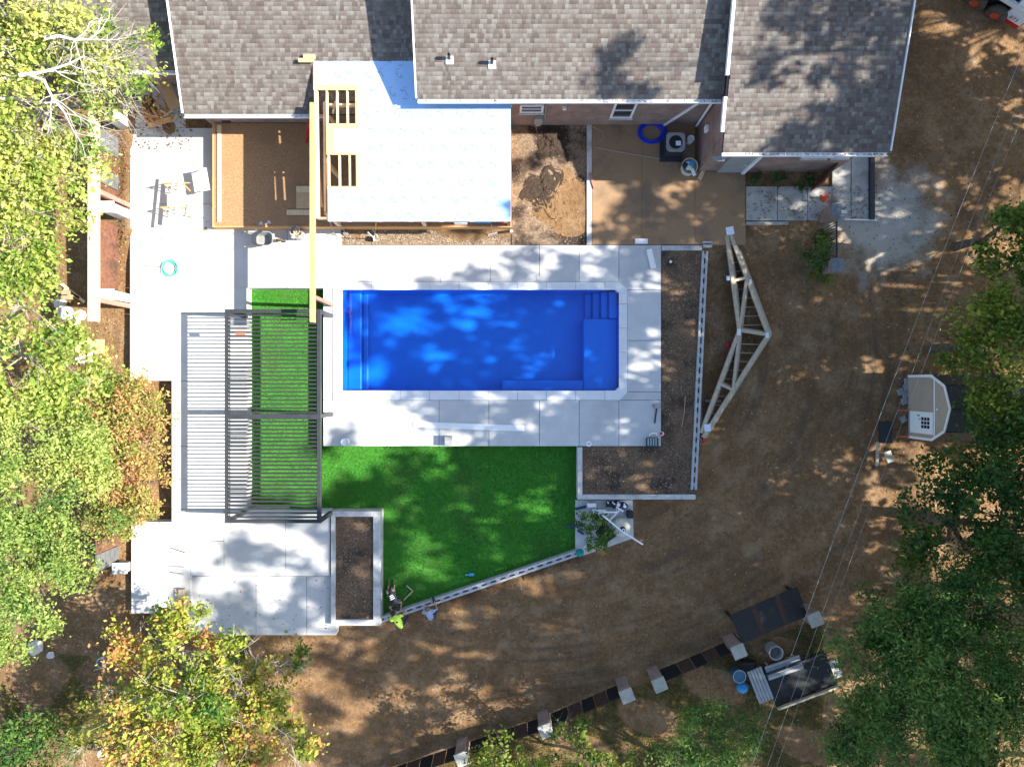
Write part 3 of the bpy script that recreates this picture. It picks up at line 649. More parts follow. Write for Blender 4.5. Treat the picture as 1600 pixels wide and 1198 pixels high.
# things under the front eave
def crate(name, a, b, c, d, z0, z1, m, label, cat, group=None, lid=None):
    e = empty(name, P((a+c)/2,(b+d)/2,z0), label, cat, group); p, q = P(a,b,(z0+z1)/2), P(c,d,(z0+z1)/2)
    MB().rect(p.xy,q.xy,z0,z1-.05).build('body', M[m], e, bevel=.02); MB().rect((p.x-.015,p.y+.015),(q.x+.015,q.y-.015),z1-.048,z1).build('lid', M[lid or m], e, bevel=.015)
    MB().rect((p.x+.08,(p.y+q.y)/2-.02),(q.x-.08,(p.y+q.y)/2+.02),z1+.001,z1+.02).build('handle', M['dark'], e); return e
crate('storage_tote',710,341,730,350,zp+.002,.8,'white','white tote under the front eave of the addition','tote')
crate('blue_toolbox',741,342,768,348,zp+.002,.75,'blueplastic','long blue grey toolbox under the addition front eave','toolbox')
crate('red_toolbox',771,341,788,346,zp+.002,.85,'redp','red toolbox beside the corner post of the addition','toolbox')
# ------------------------------------------------------------------ pergola
pg = empty('pergola', P(430,650,0), 'charcoal louvred pergola standing over the turf beside the pool', 'pergola')
zt = 2.0
def pbeam(a, b, c, d, nm, z1=zt, dep=.16, m='charcoal'):
    p, q = P(a,b,z1), P(c,d,z1); return MB().rect((p.x,q.y),(q.x,p.y), z1-dep, z1).build(nm, M[m], pg, bevel=.006)
pbeam(351,483,354.5,817,'side_beam'); pbeam(358.2,490,359.2,812,'louver_rail', zt-.03, .05)
pbeam(354.6,483,494.9,489,'end_beam', zt-.01, .14); pbeam(354.6,812,494.9,817,'end_beam', zt-.01, .14)
pbeam(354.6,646.5,494.9,655,'centre_beam', zt-.005, .15)
pbeam(495,483,501,817,'side_beam')
p = P(352,0,zt); q = P(498,0,zt)
louv = MB().box((0,0,0),(q.x-p.x-.06,.05,.11)).build('louver', M['charcoal'], origin=(0,0,0)); lme = louv.data; bpy.data.objects.remove(louv)
clip_ = MB().box((0,0,0),(.09,.06,.05)).build('pivot_clip', M['black'], origin=(0,0,0)); cme = clip_.data; bpy.data.objects.remove(clip_)
for (a, b) in ((492.5,644),(659,808)):
    n = 25
    for i in range(n):
        y = P(0, a+(b-a)*i/(n-1), zt).y
        lo = inst(lme, 'louver', ((p.x+q.x)/2, y, zt-.075), 0, pg); lo.rotation_euler = (math.radians(6),0,0)
        inst(cme, 'pivot_clip', (P(356.6,0,zt).x, y+.03, zt-.045), 0, pg)
for (px, py) in ((498,486),(498,650.5),(498,814.5),(353,486),(353,814.5)):
    c = P(px,py,zt-.1); left = px < 400
    MB().rect((c.x-.07,c.y-.07),(c.x+.07,c.y+.07), (.001 if py > 700 or left else .001), zt-.17).build('post', M['charcoal'], pg, bevel=.006)
    MB().rect((c.x-.14,c.y-.11),(c.x+.14,c.y+.11), .001, .02).build('post_foot', M['greymetal'], pg)
    if not left and py < 700: MB().rect((c.x-.12,c.y-.12),(c.x+.12,c.y+.12), GL-.05, 0).build('footing', M['wallcap'], pg)
# leftovers on the frame
o = MB().bar(P(368,521,zt+.04),P(383,521,zt+.04),.09,.06).build('orange_level', M['orange']); prop(o,'small orange level resting on the pergola louvres','level')
# ------------------------------------------------------------------ small things on concrete
def bucket(name, px, py, z, r, h, m, label, cat, inner='dark', rim=None, fill=.75, group=None, rt=1.0):
    e = empty(name, P(px,py,z), label, cat, group); c = P(px,py,z+h*.5); c.z = z
    MB().lathe(c,[(.001,.004),(r*.9*rt,.004),(r,h),(r*.93,h),(r*.86*rt,h*fill),(.001,h*fill)],20).build('body', M[m], e, smooth=False)
    MB().lathe(c,[(r*1.05,h-.03),(r*1.05,h+.004),(r*.93,h+.004)],20).build('rim', M[rim or m], e)
    MB().tube([(c.x-r,c.y,h*.9+z),(c.x-r*.7,c.y-r*.7,h*.72+z),(c.x,c.y-r*1.04,h*.6+z),(c.x+r*.7,c.y-r*.7,h*.72+z),(c.x+r,c.y,h*.9+z)],.008,5).build('handle', M['galv'], e); return e
bucket('bucket',540,690,.0,.15,.36,'white','white bucket at the deck corner next to the pergola','bucket',fill=.9)
c = P(920,693,0); o = MB().lathe(c,[(.05,.002),(.115,.002),(.115,.05),(.05,.05),(.05,.002)],18).build('pipe_ring', M['pvc']); prop(o,'white pipe cap with a centre hole on the deck edge','pipe cap')
o = MB().box(P(701,689,.2),(.3,.4,.38)).build('paver_stack', M['paver'], bevel=.01); prop(o,'grey paver block stack at the south deck edge','paver')
b = MB(); p, q = P(645,663,.02), P(819,669,.02); b.bar((p.x,p.y,.02),(q.x,q.y,.02),.24,.03); o = b.build('trim_board', M['white'], bevel=.004); prop(o,'long white trim board lying on the south deck','board')
o = MB().tube([P(1014,390,.1),P(1021,419,.1)],.12,14).build('paper_roll', M['white']); prop(o,'white paper roll lying near the deck corner','roll')
o = MB().box(P(1002,377,.06),(.52,.2,.09)).build('foam_block', M['white'],bevel=.01); prop(o,'pale foam block behind the deck by the tan slab','block')
e = empty('planter_valve', P(1050,411,-.07),'white pipe stub and black valve in the corner planter soil','valve')
MB().tube([P(1048,409,-.1),P(1048,409,.15)],.055,10).build('stub', M['pvc'], e); MB().tube([P(1052,413,-.02),P(1046,415,.05),P(1044,410,.05)],.035,8).build('valve', M['dark'], e)
o = MB().tube([P(1071,618,-.03),P(1069,645,.0),P(1065,667,-.03)],.012,5).build('garden_stake', M['osb']); prop(o,'thin tan stake lying in the corner planter','stake')
# compactor and its red can
e = empty('plate_compactor', P(1019,688,0),'dark teal engine machine at the deck corner','machine')
MB().box(P(1019,692,.06),(.5,.42,.1)).build('base_plate', M['dark'], e, bevel=.02)
MB().box(P(1019,690,.28),(.42,.36,.3)).build('engine', M['tealdark'], e, bevel=.04)
for k in range(4): MB().box(P(1013+4*k,690,.45),(.05,.3,.03)).build('fin', M['greymetal'], e)
MB().tube([P(1014,680,.4),P(1019,676.5,.55),P(1026,676.5,.55),P(1026,680,.4)],.02,6).build('handle', M['white'], e)
bucket('red_can',1033,677,-.07,.085,.3,'white','small white can with red lid at the deck corner','can',fill=.99)
o = MB().lathe(P(1033,677,.245),[(.001,.02),(.065,.02),(.068,0)],14).build('can_lid', M['redp']); prop(o,'round red lid on the white can by the deck','lid')
e = empty('hand_tamper', P(1025,645,0),'long handled tamper with red grips lying on the deck edge','tool')
MB().bar(P(1026,638,.06),P(1023,661,.06),.05,.05).build('shaft', M['dark'], e); MB().box(P(1027,634,.09),(.28,.16,.14)).build('head', M['greymetal'], e, bevel=.02)
MB().tube([P(1020,634,.12),P(1034,634,.12)],.03,8).build('grip', M['redp'], e)
# wheelbarrow
e = empty('wheelbarrow', P(412,374,0),'grey wheelbarrow on the concrete south of the timber floor','wheelbarrow')
c = P(412,374,.45); b = MB(); n = 20
def ring(rx, ry, z, sh): return [(c.x+sh+rx*math.copysign(abs(math.cos(t))**.6,math.cos(t)), c.y+ry*math.copysign(abs(math.sin(t))**.6,math.sin(t)), z) for t in [2*math.pi*i/n for i in range(n)]]
vs = ring(.26,.19,.28,-.06)+ring(.43,.30,.62,0)+ring(.40,.27,.62,0)+ring(.24,.17,.31,-.06)
b.add(vs, [tuple(range(n))[::-1]]+[(k*n+i,k*n+(i+1)%n,(k+1)*n+(i+1)%n,(k+1)*n+i) for k in range(3) for i in range(n)]+[tuple(3*n+i for i in range(n))]); b.build('tub', M['tub'], e)
for s_ in (-1,1): MB().tube([(c.x-.75,c.y+.3*s_,.5),(c.x+.1,c.y+.18*s_,.27),(c.x+.62,c.y+.05*s_,.2)],.02,6).build('handle', M['wood'], e); MB().tube([(c.x-.25,c.y+.22*s_,.38),(c.x-.3,c.y+.2*s_,.01)],.015,6).build('leg', M['dark'], e)
MB().lathe((c.x+.62,c.y,.19),[(.12,-.04),(.19,-.04),(.19,.04),(.12,.04),(.12,-.04)],18,M=Matrix.Rotation(math.pi/2,3,'X')).build('wheel', M['rubber'], e)
# bin of sticks
e = bucket('trash_can',466,365,0,.24,.62,'tub','grey bin stuffed with wood scraps beside the wheelbarrow','bin',fill=.85)
b = MB()
for k in range(16):
    a = random.uniform(0,6.28); r_ = random.uniform(0,.17); d_ = random.uniform(0,6.28); c = P(465,365,.45)
    b.bar((c.x+r_*math.cos(a),c.y+r_*math.sin(a),.5),(c.x+r_*math.cos(a)+.16*math.cos(d_),c.y+r_*math.sin(a)+.16*math.sin(d_),.72),.04,.02)
b.build('wood_scraps', M['wood'], e)
# long-handled tools against the timber floor
def shovel(px, py, hx, hy, label, blade='galv', hm='woodg', kind='shovel'):
    e = empty(kind, P(px,py,0), label, kind, 'tools leaning on the timber floor'); a, b_ = P(px,py,.03), P(hx,hy,1.25)
    MB().tube([a+(b_-a)*.12, b_],.016,6).build('handle', M[hm], e); d = (a-b_).normalized(); s_ = d.cross(Vector((0,0,1))).normalized()
    t0 = a+(b_-a)*.15
    if kind == 'rake':
        MB().bar(a-s_*.2,a+s_*.2,.03,.03).build('head', M[blade], e)
        for k in range(7): MB().tube([a+s_*(-.18+.06*k), a+s_*(-.18+.06*k)+Vector((0,-.06,-.02))],.006,4).build('tine', M[blade], e)
    else:
        MB().add([t0-s_*.1, t0+s_*.1, a+d*.02+s_*.12, a+d*.16, a+d*.02-s_*.12, t0+Vector((0,0,.03))],[(0,1,5),(1,2,5),(2,3,5),(3,4,5),(4,0,5)]).build('blade', M[blade], e)
shovel(523,368,515,345,'shovel with rounded tan blade leaning at the corner of the gravel bed',blade='tan')
shovel(541,366,529,346,'shovel leaning at the left end of the gravel bed',hm='greymetal')
shovel(586,364,588,345,'yellow handled rake leaning in the gravel bed',hm='yellowp',kind='rake')
shovel(585,373,575,363,'short pale spade lying on the gravel bed',hm='white')
shovel(770,365,768,352,'rake standing at the right end of the gravel bed',kind='rake')
o = MB().tube([P(799,361,0),P(799,361,.35)],.06,10).build('pipe_stub', M['pvc']); prop(o,'white pipe stub at the corner of the addition','pipe')
# hose coils
def coil(name, px, py, r, n, m, th, label, z=0, sq=.95):
    c = P(px,py,z); pts = []
    for k in range(n*24+1):
        t = 2*math.pi*k/24; j = k//24; rr = r*(1-.055*((j*3) % 7)) ; w_ = .06*r*math.sin(j*2.3+1)
        pts.append((c.x+w_+rr*math.cos(t)+.02*math.sin(t*3+j), c.y+.05*r*math.cos(j*1.9)+rr*sq*math.sin(t), z+th+.012*j*(1 if j % 2 else .6)))
    o = MB().tube(pts, th, 6).build(name, M[m], smooth=True); prop(o, label, 'hose'); return o
coil('blue_hose',1018,207,.58,7,'blueh',.022,'coil of blue hose lying against the brick house wall',.02,.82)
coil('green_hose',266,419,.36,6,'greenh',.013,'coil of pale green hose on the white patio')
for k,(a,b_,c_,d_,lab) in enumerate(((222,415,250,417,'thin rod left of the green hose, upper one'),(230,428,247,428.5,'thin rod left of the green hose, lower one'),(202,372,256,373,'long thin rod across the patio below the sawhorses'),(240,444,256,446,'thin frame piece below the green hose'))):
    o = MB().bar(P(a,b_,.015),P(c_,d_,.015),.02,.02).build('metal_rod', M['rust']); prop(o,lab,'rod','rods on the patio')
for k,(a,b_,c_,d_,lab) in enumerate(((268,856,289,863,'red brown rod on the lower patio, topmost of four'),(268,863,288,868,'grey rod on the lower patio, second from the top of four'),(258,884,288,885.5,'long grey rod on the lower patio, third from top of four'),(269,895,287,897.5,'thick grey bar on the lower patio, lowest of four'))):
    z = .12 if k == 3 else .06; o = MB().bar(P(a,b_,z),P(c_,d_,z),.03+.02*(k==3),.03).build('steel_stake', M['rust' if k == 0 else 'greymetal']); prop(o,lab,'rod','rods on the lower patio')
o = MB().rect(P(283,918,.0).xy,P(291,958,.0).xy,.002,.25).build('bench_block', M['woodg'],bevel=.01); prop(o,'grey wooden block seat on the lower patio','bench')
# sawhorses carrying boards, folding white table leaning
def sawhorse(px, py, label):
    e = empty('sawhorse', P(px,py,0), label, 'sawhorse', 'sawhorses on the patio'); c = P(px,py,.7)
    MB().bar((c.x-.45,c.y,.75),(c.x+.45,c.y,.75),.04,.09).build('top_rail', M['glulam'], e)
    for sx in (-1,1):
        for sy in (-1,1): MB().bar((c.x+.38*sx,c.y+.02*sy,.74),(c.x+.44*sx,c.y+.22*sy,.01),.035,.035).build('leg', M['glulam'], e)
sawhorse(272,287,'sawhorse carrying two boards, upper one of the pair'); sawhorse(270,325,'sawhorse carrying two boards, lower one of the pair')
for k,(a,b_,c_,d_) in enumerate(((272,272,264,350),(282,280,276,346))):
    o = MB().bar(P(a,b_,.83),P(c_,d_,.83),.14 if k else .09,.045).build('plank', M['white'] if k else M['wood']); prop(o,['narrow plank across the two sawhorses, left one','wide pale plank across the two sawhorses, right one'][k],'plank','planks on sawhorses')
o = MB().rect(P(279,296,.84).xy,P(289,316,.84).xy,.856,.876).build('plywood_square', M['white']); prop(o,'pale square panel lying on the sawhorse planks','panel')
e = empty('folding_table', P(318,283,0),'narrow white folding table beside the timber floor','table')
b = MB(); p, q = P(316,263,.72), P(322,298,.72); b.bar((p.x,p.y,.72),(q.x,q.y,.72),.32,.04); b.build('top', M['white'], e, bevel=.01)
for (a,b_) in ((314,265),(321,264),(319,297),(326,296)): MB().tube([P(a,b_,.7),P(a-2,b_+1,.0)],.013,6).build('leg', M['greymetal'], e)
e = empty('step_stool', P(300,322,0),'small wire step frame right of the sawhorses','frame')
MB().tube([P(292,320,.02),P(291,335,.02),P(302,338,.02),P(300,322,.02),P(292,320,.02),P(298,334,.3),P(300,322,.3)],.012,5).build('frame', M['galv'], e)
# lumber scraps heap in the north-west corner
sc = [(246,110,274,168,.3,'osb','wide strand board offcut leaning by the house corner'),(230,196,268,186,.22,'glulam','short thick beam on the scrap heap front'),(228,176,240,192,.2,'glulam','tan scrap left in the heap'),(236,168,246,182,.25,'glulam','scrap standing in the middle of the heap'),(250,172,262,180,.3,'wood','pale scrap on top of the heap'),(266,190,277,180,.12,'wood','small scrap at the right end of the heap'),(240,160,250,172,.15,'woodg','grey scrap behind the heap'),(220,172,232,180,.08,'wood','scrap at the left end of the heap'),(254,182,270,172,.18,'wood','thin scrap slanting across the heap')]
for (a,b_,c_,d_,z,m_,lab) in sc:
    p, q = P(a,b_,z), P(c_,d_,z); o = MB().bar((p.x,p.y,max(.06,z-.05)),(q.x,q.y,z),.5 if m_ == 'osb' else (.2 if 'thick' in lab else .09),.04).build('wood_scrap', M[m_]); prop(o,lab,'lumber','scrap lumber heap')
b = MB()
for k in range(60):
    c = P(random.gauss(245,12),random.gauss(178,10),.05); b.box(c+Vector((0,0,random.uniform(0,.12))),(random.uniform(.1,.4),.05,.03),M=Matrix.Rotation(random.uniform(0,3.1),3,'Z')@Matrix.Rotation(random.uniform(-.4,.4),3,'Y'))
o = b.build('kindling', M['glulam']); prop(o,'loose splinters and chips under the scrap lumber','wood chips',kind='stuff')
o = MB().box(P(354,188,zp+.1),(.34,.2,.18)).build('tool_bag', M['shirtk'],bevel=.04); prop(o,'dark tool bag by the back wall on the timber floor','bag')
o = MB().lathe(P(313,180,.6),[(.001,.1),(.07,.08),(.09,.0),(.07,-.05),(.001,-.06)],12).build('lamp_globe', M['white']); prop(o,'small round white globe by the house corner','globe')
for k,(a,b_,m_) in enumerate(((408,350,'galv'),(420,348,'galv'))):
    o = MB().add([P(a-4,b_+1,zp+.01),P(a+4,b_+2,zp+.01),P(a+1,b_-4,zp+.12),P(a-1,b_-4,zp+.12)],[(0,1,2,3)]).add([P(a-4,b_+1,zp+.004),P(a+4,b_+2,zp+.004),P(a+1,b_-4,zp+.11),P(a-1,b_-4,zp+.11)],[(3,2,1,0)]).build('metal_flashing', M[m_]); prop(o,['bent metal flashing scrap at the floor edge, left one','bent metal flashing scrap at the floor edge, right one'][k],'metal scrap','flashing scraps')
# AC unit, bucket and bin in the corner
e = empty('air_conditioner', P(1058,227,0),'square grey air conditioner condenser in the house corner','air conditioner')
c = P(1056,222,.8); MB().rect((c.x-.48,c.y-.55),(c.x+.42,c.y+.36),.016,.1).build('pad', M['dark'], e)
MB().rect((c.x-.36,c.y-.36),(c.x+.36,c.y+.36),.1,.78).build('cabinet', M['dark'], e, bevel=.03)
b = MB(); b.lathe((c.x,c.y,.785),[(.27,-.2),(.27,.02),(.30,.03)],28); n = 28
ri = [(c.x+.30*math.cos(2*math.pi*i/n), c.y+.30*math.sin(2*math.pi*i/n), .815) for i in range(n)]
sqp = []
for i in range(n):
    t = 2*math.pi*i/n; k = .37/max(abs(math.cos(t)),abs(math.sin(t))); k = min(k,.46); sqp.append((c.x+k*math.cos(t),c.y+k*math.sin(t),.815))
b.add(ri+sqp,[(i,(i+1)%n,n+(i+1)%n,n+i)[::-1] for i in range(n)]); b.add(sqp+[(x,y,.74) for x,y,z in sqp],[(i,n+i,n+(i+1)%n,(i+1)%n) for i in range(n)]); b.build('top_cover', M['greymetal'], e)
for k in range(4):
    t = k*math.pi/2+.4; MB().add([(c.x,c.y,.7),(c.x+.25*math.cos(t),c.y+.25*math.sin(t),.7),(c.x+.25*math.cos(t+.7),c.y+.25*math.sin(t+.7),.66)],[(0,1,2)]).build('fan_blade', M['charcoal'], e)
MB().box((c.x+.1,c.y-.05,.8),(.2,.18,.03)).build('tag', M['white'], e)
for r_ in (.08,.14,.2,.26): MB().lathe((c.x,c.y,.81),[(r_,-.004),(r_,.004),(r_-.006,.004),(r_-.006,-.004),(r_,-.004)],24).build('grille_ring', M['black'], e)
bucket('pail',1078,219,0.02,.14,.35,'white','white pail standing beside the air conditioner','pail')
e = bucket('rubbish_tub',1076,262,.02,.32,.4,'tan','round tub full of rubbish at the house corner','tub',fill=.5)
for k,(dx,dy,sz,m_) in enumerate(((0,.08,(.22,.34,.1),'white'),(.14,-.08,(.1,.3,.08),'yellow'),(-.15,.1,(.2,.2,.15),'dark'),(.12,.16,(.2,.2,.1),'blueplastic'),(.18,-.2,(.3,.12,.1),'white'))):
    c = P(1076,262,.4); MB().box((c.x+dx,c.y+dy,.36+.02*k),sz,rz=k*.5).build('rubbish', M[m_], e, bevel=.02)
o = MB().bar(P(1093,280,.05),P(1099,266,.05),.16,.06).build('wood_block', M['wood']); prop(o,'wood offcut lying by the rubbish tub','lumber')
o = MB().tube([P(930,230,.03),P(960,236,.03),P(1000,243,.03),P(1030,248,.03),P(1062,249,.03)],.015,5).build('grey_cable', M['greymetal']); prop(o,'thin grey cable lying across the shaded tan slab','cable')
o = MB().tube([P(915,194,.05),P(925,198,.05),P(942,206,.03),P(943,214,.03),P(936,224,.03)],.01,5).build('yellow_cord', M['osb']); prop(o,'thin yellow cord by the wall and kerb','cord')
o = MB().bar(P(922,270,.06),P(929,294,.06),.1,.05).build('pry_bar', M['redpost']); prop(o,'dark red bar lying beside the long kerb','bar')
# ------------------------------------------------------------------ stack of roof trusses
def member(e, a, b, z, wd=.13, th=.045, nm='chord', m='woodg', dx=0, dy=0):
    p, q = P(a[0],a[1],z), P(b[0],b[1],z); MB().bar((p.x+dx,p.y+dy,z),(q.x+dx,q.y+dy,z), wd, th).build(nm, M[m], e)
A, B_, AP, MD = (1141,358), (1101,683), (1203,523), (1158,516)
A2, B2 = (1138,368), (1098,676)
tl = ['bottom of the stack with close-set studs','second from the bottom of the stack','third in the stack','fourth in the stack','topmost of the stack with bright metal plates']
gz0 = -.58
for k in range(5):
    z = gz0+.12+.11*k; e = empty('roof_truss', P(1150,520,gz0), 'timber roof truss lying on the dirt, '+tl[k], 'truss', 'stacked roof trusses'); dx, dy = .03*(k % 2)-.02*k, .02*((k*3) % 4)
    for (a,b_,nm) in ((A,AP,'top_chord'),(B_,AP,'top_chord'),(A2,MD,'bottom_chord'),(B2,MD,'bottom_chord')): member(e,a,b_,z,.14,.1,nm,dx=dx,dy=dy)
    z2 = z+.002
    L_ = lambda a,b_,t: (a[0]+(b_[0]-a[0])*t, a[1]+(b_[1]-a[1])*t)
    member(e,L_(A,AP,.46),L_(A2,MD,.48),z2,.1,.09,'web',dx=dx,dy=dy); member(e,L_(A,AP,.46),MD,z2+.001,.1,.088,'web',dx=dx,dy=dy); member(e,AP,MD,z2-.003,.13,.086,'king_post',dx=dx,dy=dy)
    member(e,L_(B_,AP,.46),L_(B2,MD,.48),z2,.1,.09,'web',dx=dx,dy=dy); member(e,L_(B_,AP,.46),MD,z2+.001,.1,.088,'web',dx=dx,dy=dy)
    if k == 0:
        for t in np.arange(.14,.98,.085): 
            y = 358+(523-358)*t; member(e,(1141+62*t,y),(1140+17*t,y+1),z-.06,.05,.06,'stud')
            y = 683-(683-523)*t; member(e,(1101+102*t,y),(1099+58*t,y-1),z-.06,.05,.06,'stud')
    if k == 4:
        for (px,py,wd_,hh) in ((1143,361,.32,.32),(1140,435,.13,.18),(1157,519,.15,.26),(1108,668,.26,.3),(1175,440,.1,.16),(1201,524,.14,.2)):
            c = P(px,py,z); MB().box((c.x+dx,c.y+dy,z+.056),(wd_,hh,.006),rz=random.uniform(-.2,.2)).build('nail_plate', M['galv'], e)
for k,(a,b_,lab) in enumerate(((1117,391,'short sleeper block under the truss stack, upper one'),(1102,626,'short sleeper block under the truss stack, lower one'))):
    o = MB().bar(P(a,b_,-.58),P(a+24,b_+1,-.58),.1,.1).build('sleeper', M['woodg']); prop(o,lab,'sleeper','sleepers under trusses')
for k,(a,b_,lab) in enumerate(((1131,364,'red plastic flag at the north end of the truss stack'),(1138,540,'red plastic flag left of the truss middle'),(1098,686,'red plastic flag at the south end of the trusses'))):
    c = P(a,b_,-.5); o = MB().add([c+Vector((-.12,-.1,0)),c+Vector((.12,-.08,.05)),c+Vector((.1,.12,.02)),c+Vector((-.06,.14,.07)),c+Vector((0,0,.12))],[(0,1,4),(1,2,4),(2,3,4),(3,0,4)]).build('red_flag', M['redp']); prop(o,lab,'flag','red flags on trusses')
# ------------------------------------------------------------------ gate pillars and iron gate by the drive
def pillar(name, px, py, zb, zt_, wd, label, cap='stone', rz=0, body='brick', group='brick fence pillars', cw=.08):
    c = P(px,py,zt_); e = empty(name, (c.x,c.y,zb), label, 'pillar', group)
    MB().box((c.x,c.y,(zb+zt_-.08)/2),(wd,wd,zt_-.08-zb),rz=rz).build('shaft', M[body], e)
    MB().box((c.x,c.y,zt_-.038),(wd+cw,wd+cw,.075),rz=rz).build('cap', M[cap], e, bevel=.012); return e
e = pillar('gate_pillar',1310,329,-.3,1.15,.46,'brick gate pillar with slate cap by the drive','stonedark',0,'brick','gate pillars')
MB().box(P(1319,331,1.19),(.22,.12,.06)).build('cap_lamp', M['tan'], e)
pillar('gate_pillar',1309,414,-.5,.85,.44,'brick gate pillar with slate cap behind the bushes','stonedark',0,'brick','gate pillars')
gt = empty('iron_gate', P(1300,375,-.5),'black iron fence panel between the two gate pillars','gate'); gx_ = P(1310,0,1.0).x
ya, yb = P(0,345,.9).y, P(0,402,.9).y
for z in (.85,-.35): MB().bar((gx_,ya,z),(gx_,yb,z),.05,.05).build('rail', M['black'], gt)
for k in range(14):
    y = ya+(yb-ya)*(k+.5)/14; MB().bar((gx_,y,-.33),(gx_,y,.83),.022,.022).build('picket', M['black'], gt)
o = MB().rect(P(1359,240,.1).xy,P(1366,343,.1).xy,.005,.16).build('steel_channel', M['charcoal']); prop(o,'long dark steel beam lying on the pale drive','beam')
o = MB().bar(P(1320,343,.05),P(1369,344,.05),.05,.06).build('white_rail', M['white']); prop(o,'thin pale rail lying at the drive slab edge','rail')
e = empty('traffic_cone_heap', P(1287,310,0),'small orange red cone tipped on the weathered drive','cone')
MB().lathe(P(1288,310,.02),[(.16,0),(.16,.03),(.1,.03),(.03,.42),(.001,.42)],12).build('cone', M['orange'], e)
o = MB().bar(P(1276,292,.55),P(1302,258,.55),.06,1.1).build('brown_panel', M['rust']); prop(o,'rusty brown screen panel at the house corner','panel')
for k,(a,b_) in enumerate(((1305,274),)): pass
# ------------------------------------------------------------------ fences
def plates(e, a, b, segs, z0, z1, rustm='rust', slatm='black'):
    """fence run from a to b (world xy). segs: list of (t0,t1,kind)"""
    a, b = Vector((a[0],a[1],0)), Vector((b[0],b[1],0)); d = b-a
    for t0, t1, kind in segs:
        p, q = a+d*t0, a+d*t1
        if kind == 'rust':
            MB().bar((p.x,p.y,(z0+z1)/2),(q.x,q.y,(z0+z1)/2),.03,z1-z0-.02).build('rust_panel', M[rustm], e)
            nrm = Vector((-d.y,d.x,0)).normalized(); b2 = MB()
            for s_ in (-1,1):
                for k in range(9):
                    t = t0+(t1-t0)*random.uniform(.1,.9); c = a+d*t+nrm*.0165*s_; c.z = random.uniform(z0+.15,z1-.15); b2.bar(c-d.normalized()*.05+Vector((0,0,-.05)),c+d.normalized()*.05+Vector((0,0,.06)),.002,.035)
            b2.build('cut_pattern', M['dark'], e)['kind'] = 'stuff'
        else:
            n = 5; h_ = (z1-z0)/n
            for k in range(n): MB().bar((p.x,p.y,z0+h_*(k+.5)),(q.x,q.y,z0+h_*(k+.5)),.04,h_-.03).build('slat', M[slatm], e)
caps = [(722,1186),(853,1142),(980,1087),(1031,1070),(1155,1018),(1275,968)]
lab = ['second brick pillar from the left along the south fence','third brick pillar from the left along the south fence','brick pillar on the left side of the open fence gap','brick pillar on the right side of the open fence gap','brick pillar beside the junk pile under the tarp','brick pillar at the right end of the dark lean-to']
pc = []
for (a,b_), l_ in zip(caps, lab): pillar('fence_pillar',a,b_,-.75,.62,.46,l_,'stone',math.radians(22)); pc.append(P(a,b_,.62))
d0 = pc[1]-pc[0]; pm1 = pc[0]-d0*1.0
e = empty('fence_pillar',(pm1.x,pm1.y,-.75),'leftmost brick pillar of the south fence, under the small trees','pillar','brick fence pillars')
MB().box((pm1.x,pm1.y,-.1),(.46,.46,1.3),rz=.38).build('shaft', M['brick'], e); MB().box((pm1.x,pm1.y,.585),(.54,.54,.07),rz=.38).build('cap', M['stone'], e)
S_ = [(.08,.29,'s'),(.30,.46,'rust'),(.47,.62,'s'),(.63,.78,'rust'),(.79,.92,'s')]
for k,(a,b_,l_) in enumerate(((pm1,pc[0],'leftmost fence section with rust panels, partly under trees'),(pc[0],pc[1],'dark slat fence section with rust panels, middle of the south side'),(pc[1],pc[2],'dark slat fence section with rust panels left of the gap'),(pc[3],pc[4],'dark slat fence section with rust panels right of the gap'))):
    e = empty('slat_fence',((a.x+b_.x)/2,(a.y+b_.y)/2,-.7),l_,'fence','south fence sections'); plates(e,a,b_,S_,-.62,.48,'rustdark','fenceblack')
# dark lean-to between the last two pillars
e = empty('lean_to', P(1215,985,-.7),'black sloping lean-to roof panel with two brown plank strips','shelter')
a, b_ = pc[4]+Vector((.2,.2,0)), pc[5]+Vector((-.2,.05,0)); d = (b_-a); up = Vector((-d.y,d.x,0)).normalized()*1.35
for t0,t1,m_ in ((0,.30,'fenceblack'),(.302,.37,'rustdark'),(.372,.65,'fenceblack'),(.652,.73,'rustdark'),(.732,1,'fenceblack')):
    p, q = a+d*t0, a+d*t1; vs = [Vector((p.x,p.y,.3)),Vector((q.x,q.y,.3)),Vector((q.x+up.x,q.y+up.y,.55)),Vector((p.x+up.x,p.y+up.y,.55))]
    MB().add([v for v in vs]+[v-Vector((0,0,.04)) for v in vs],[(0,1,2,3),(7,6,5,4),(0,4,5,1),(1,5,6,2),(2,6,7,3),(3,7,4,0)]).build('roof_panel', M[m_], e)
for v in (a,b_,a+up*.75+(b_-a)*.03,b_+up*.75-(b_-a)*.03): MB().rect((v.x-.05,v.y-.05),(v.x+.05,v.y+.05),-.72,.25 if v in (a,b_) else .42).build('post', M['black'], e)
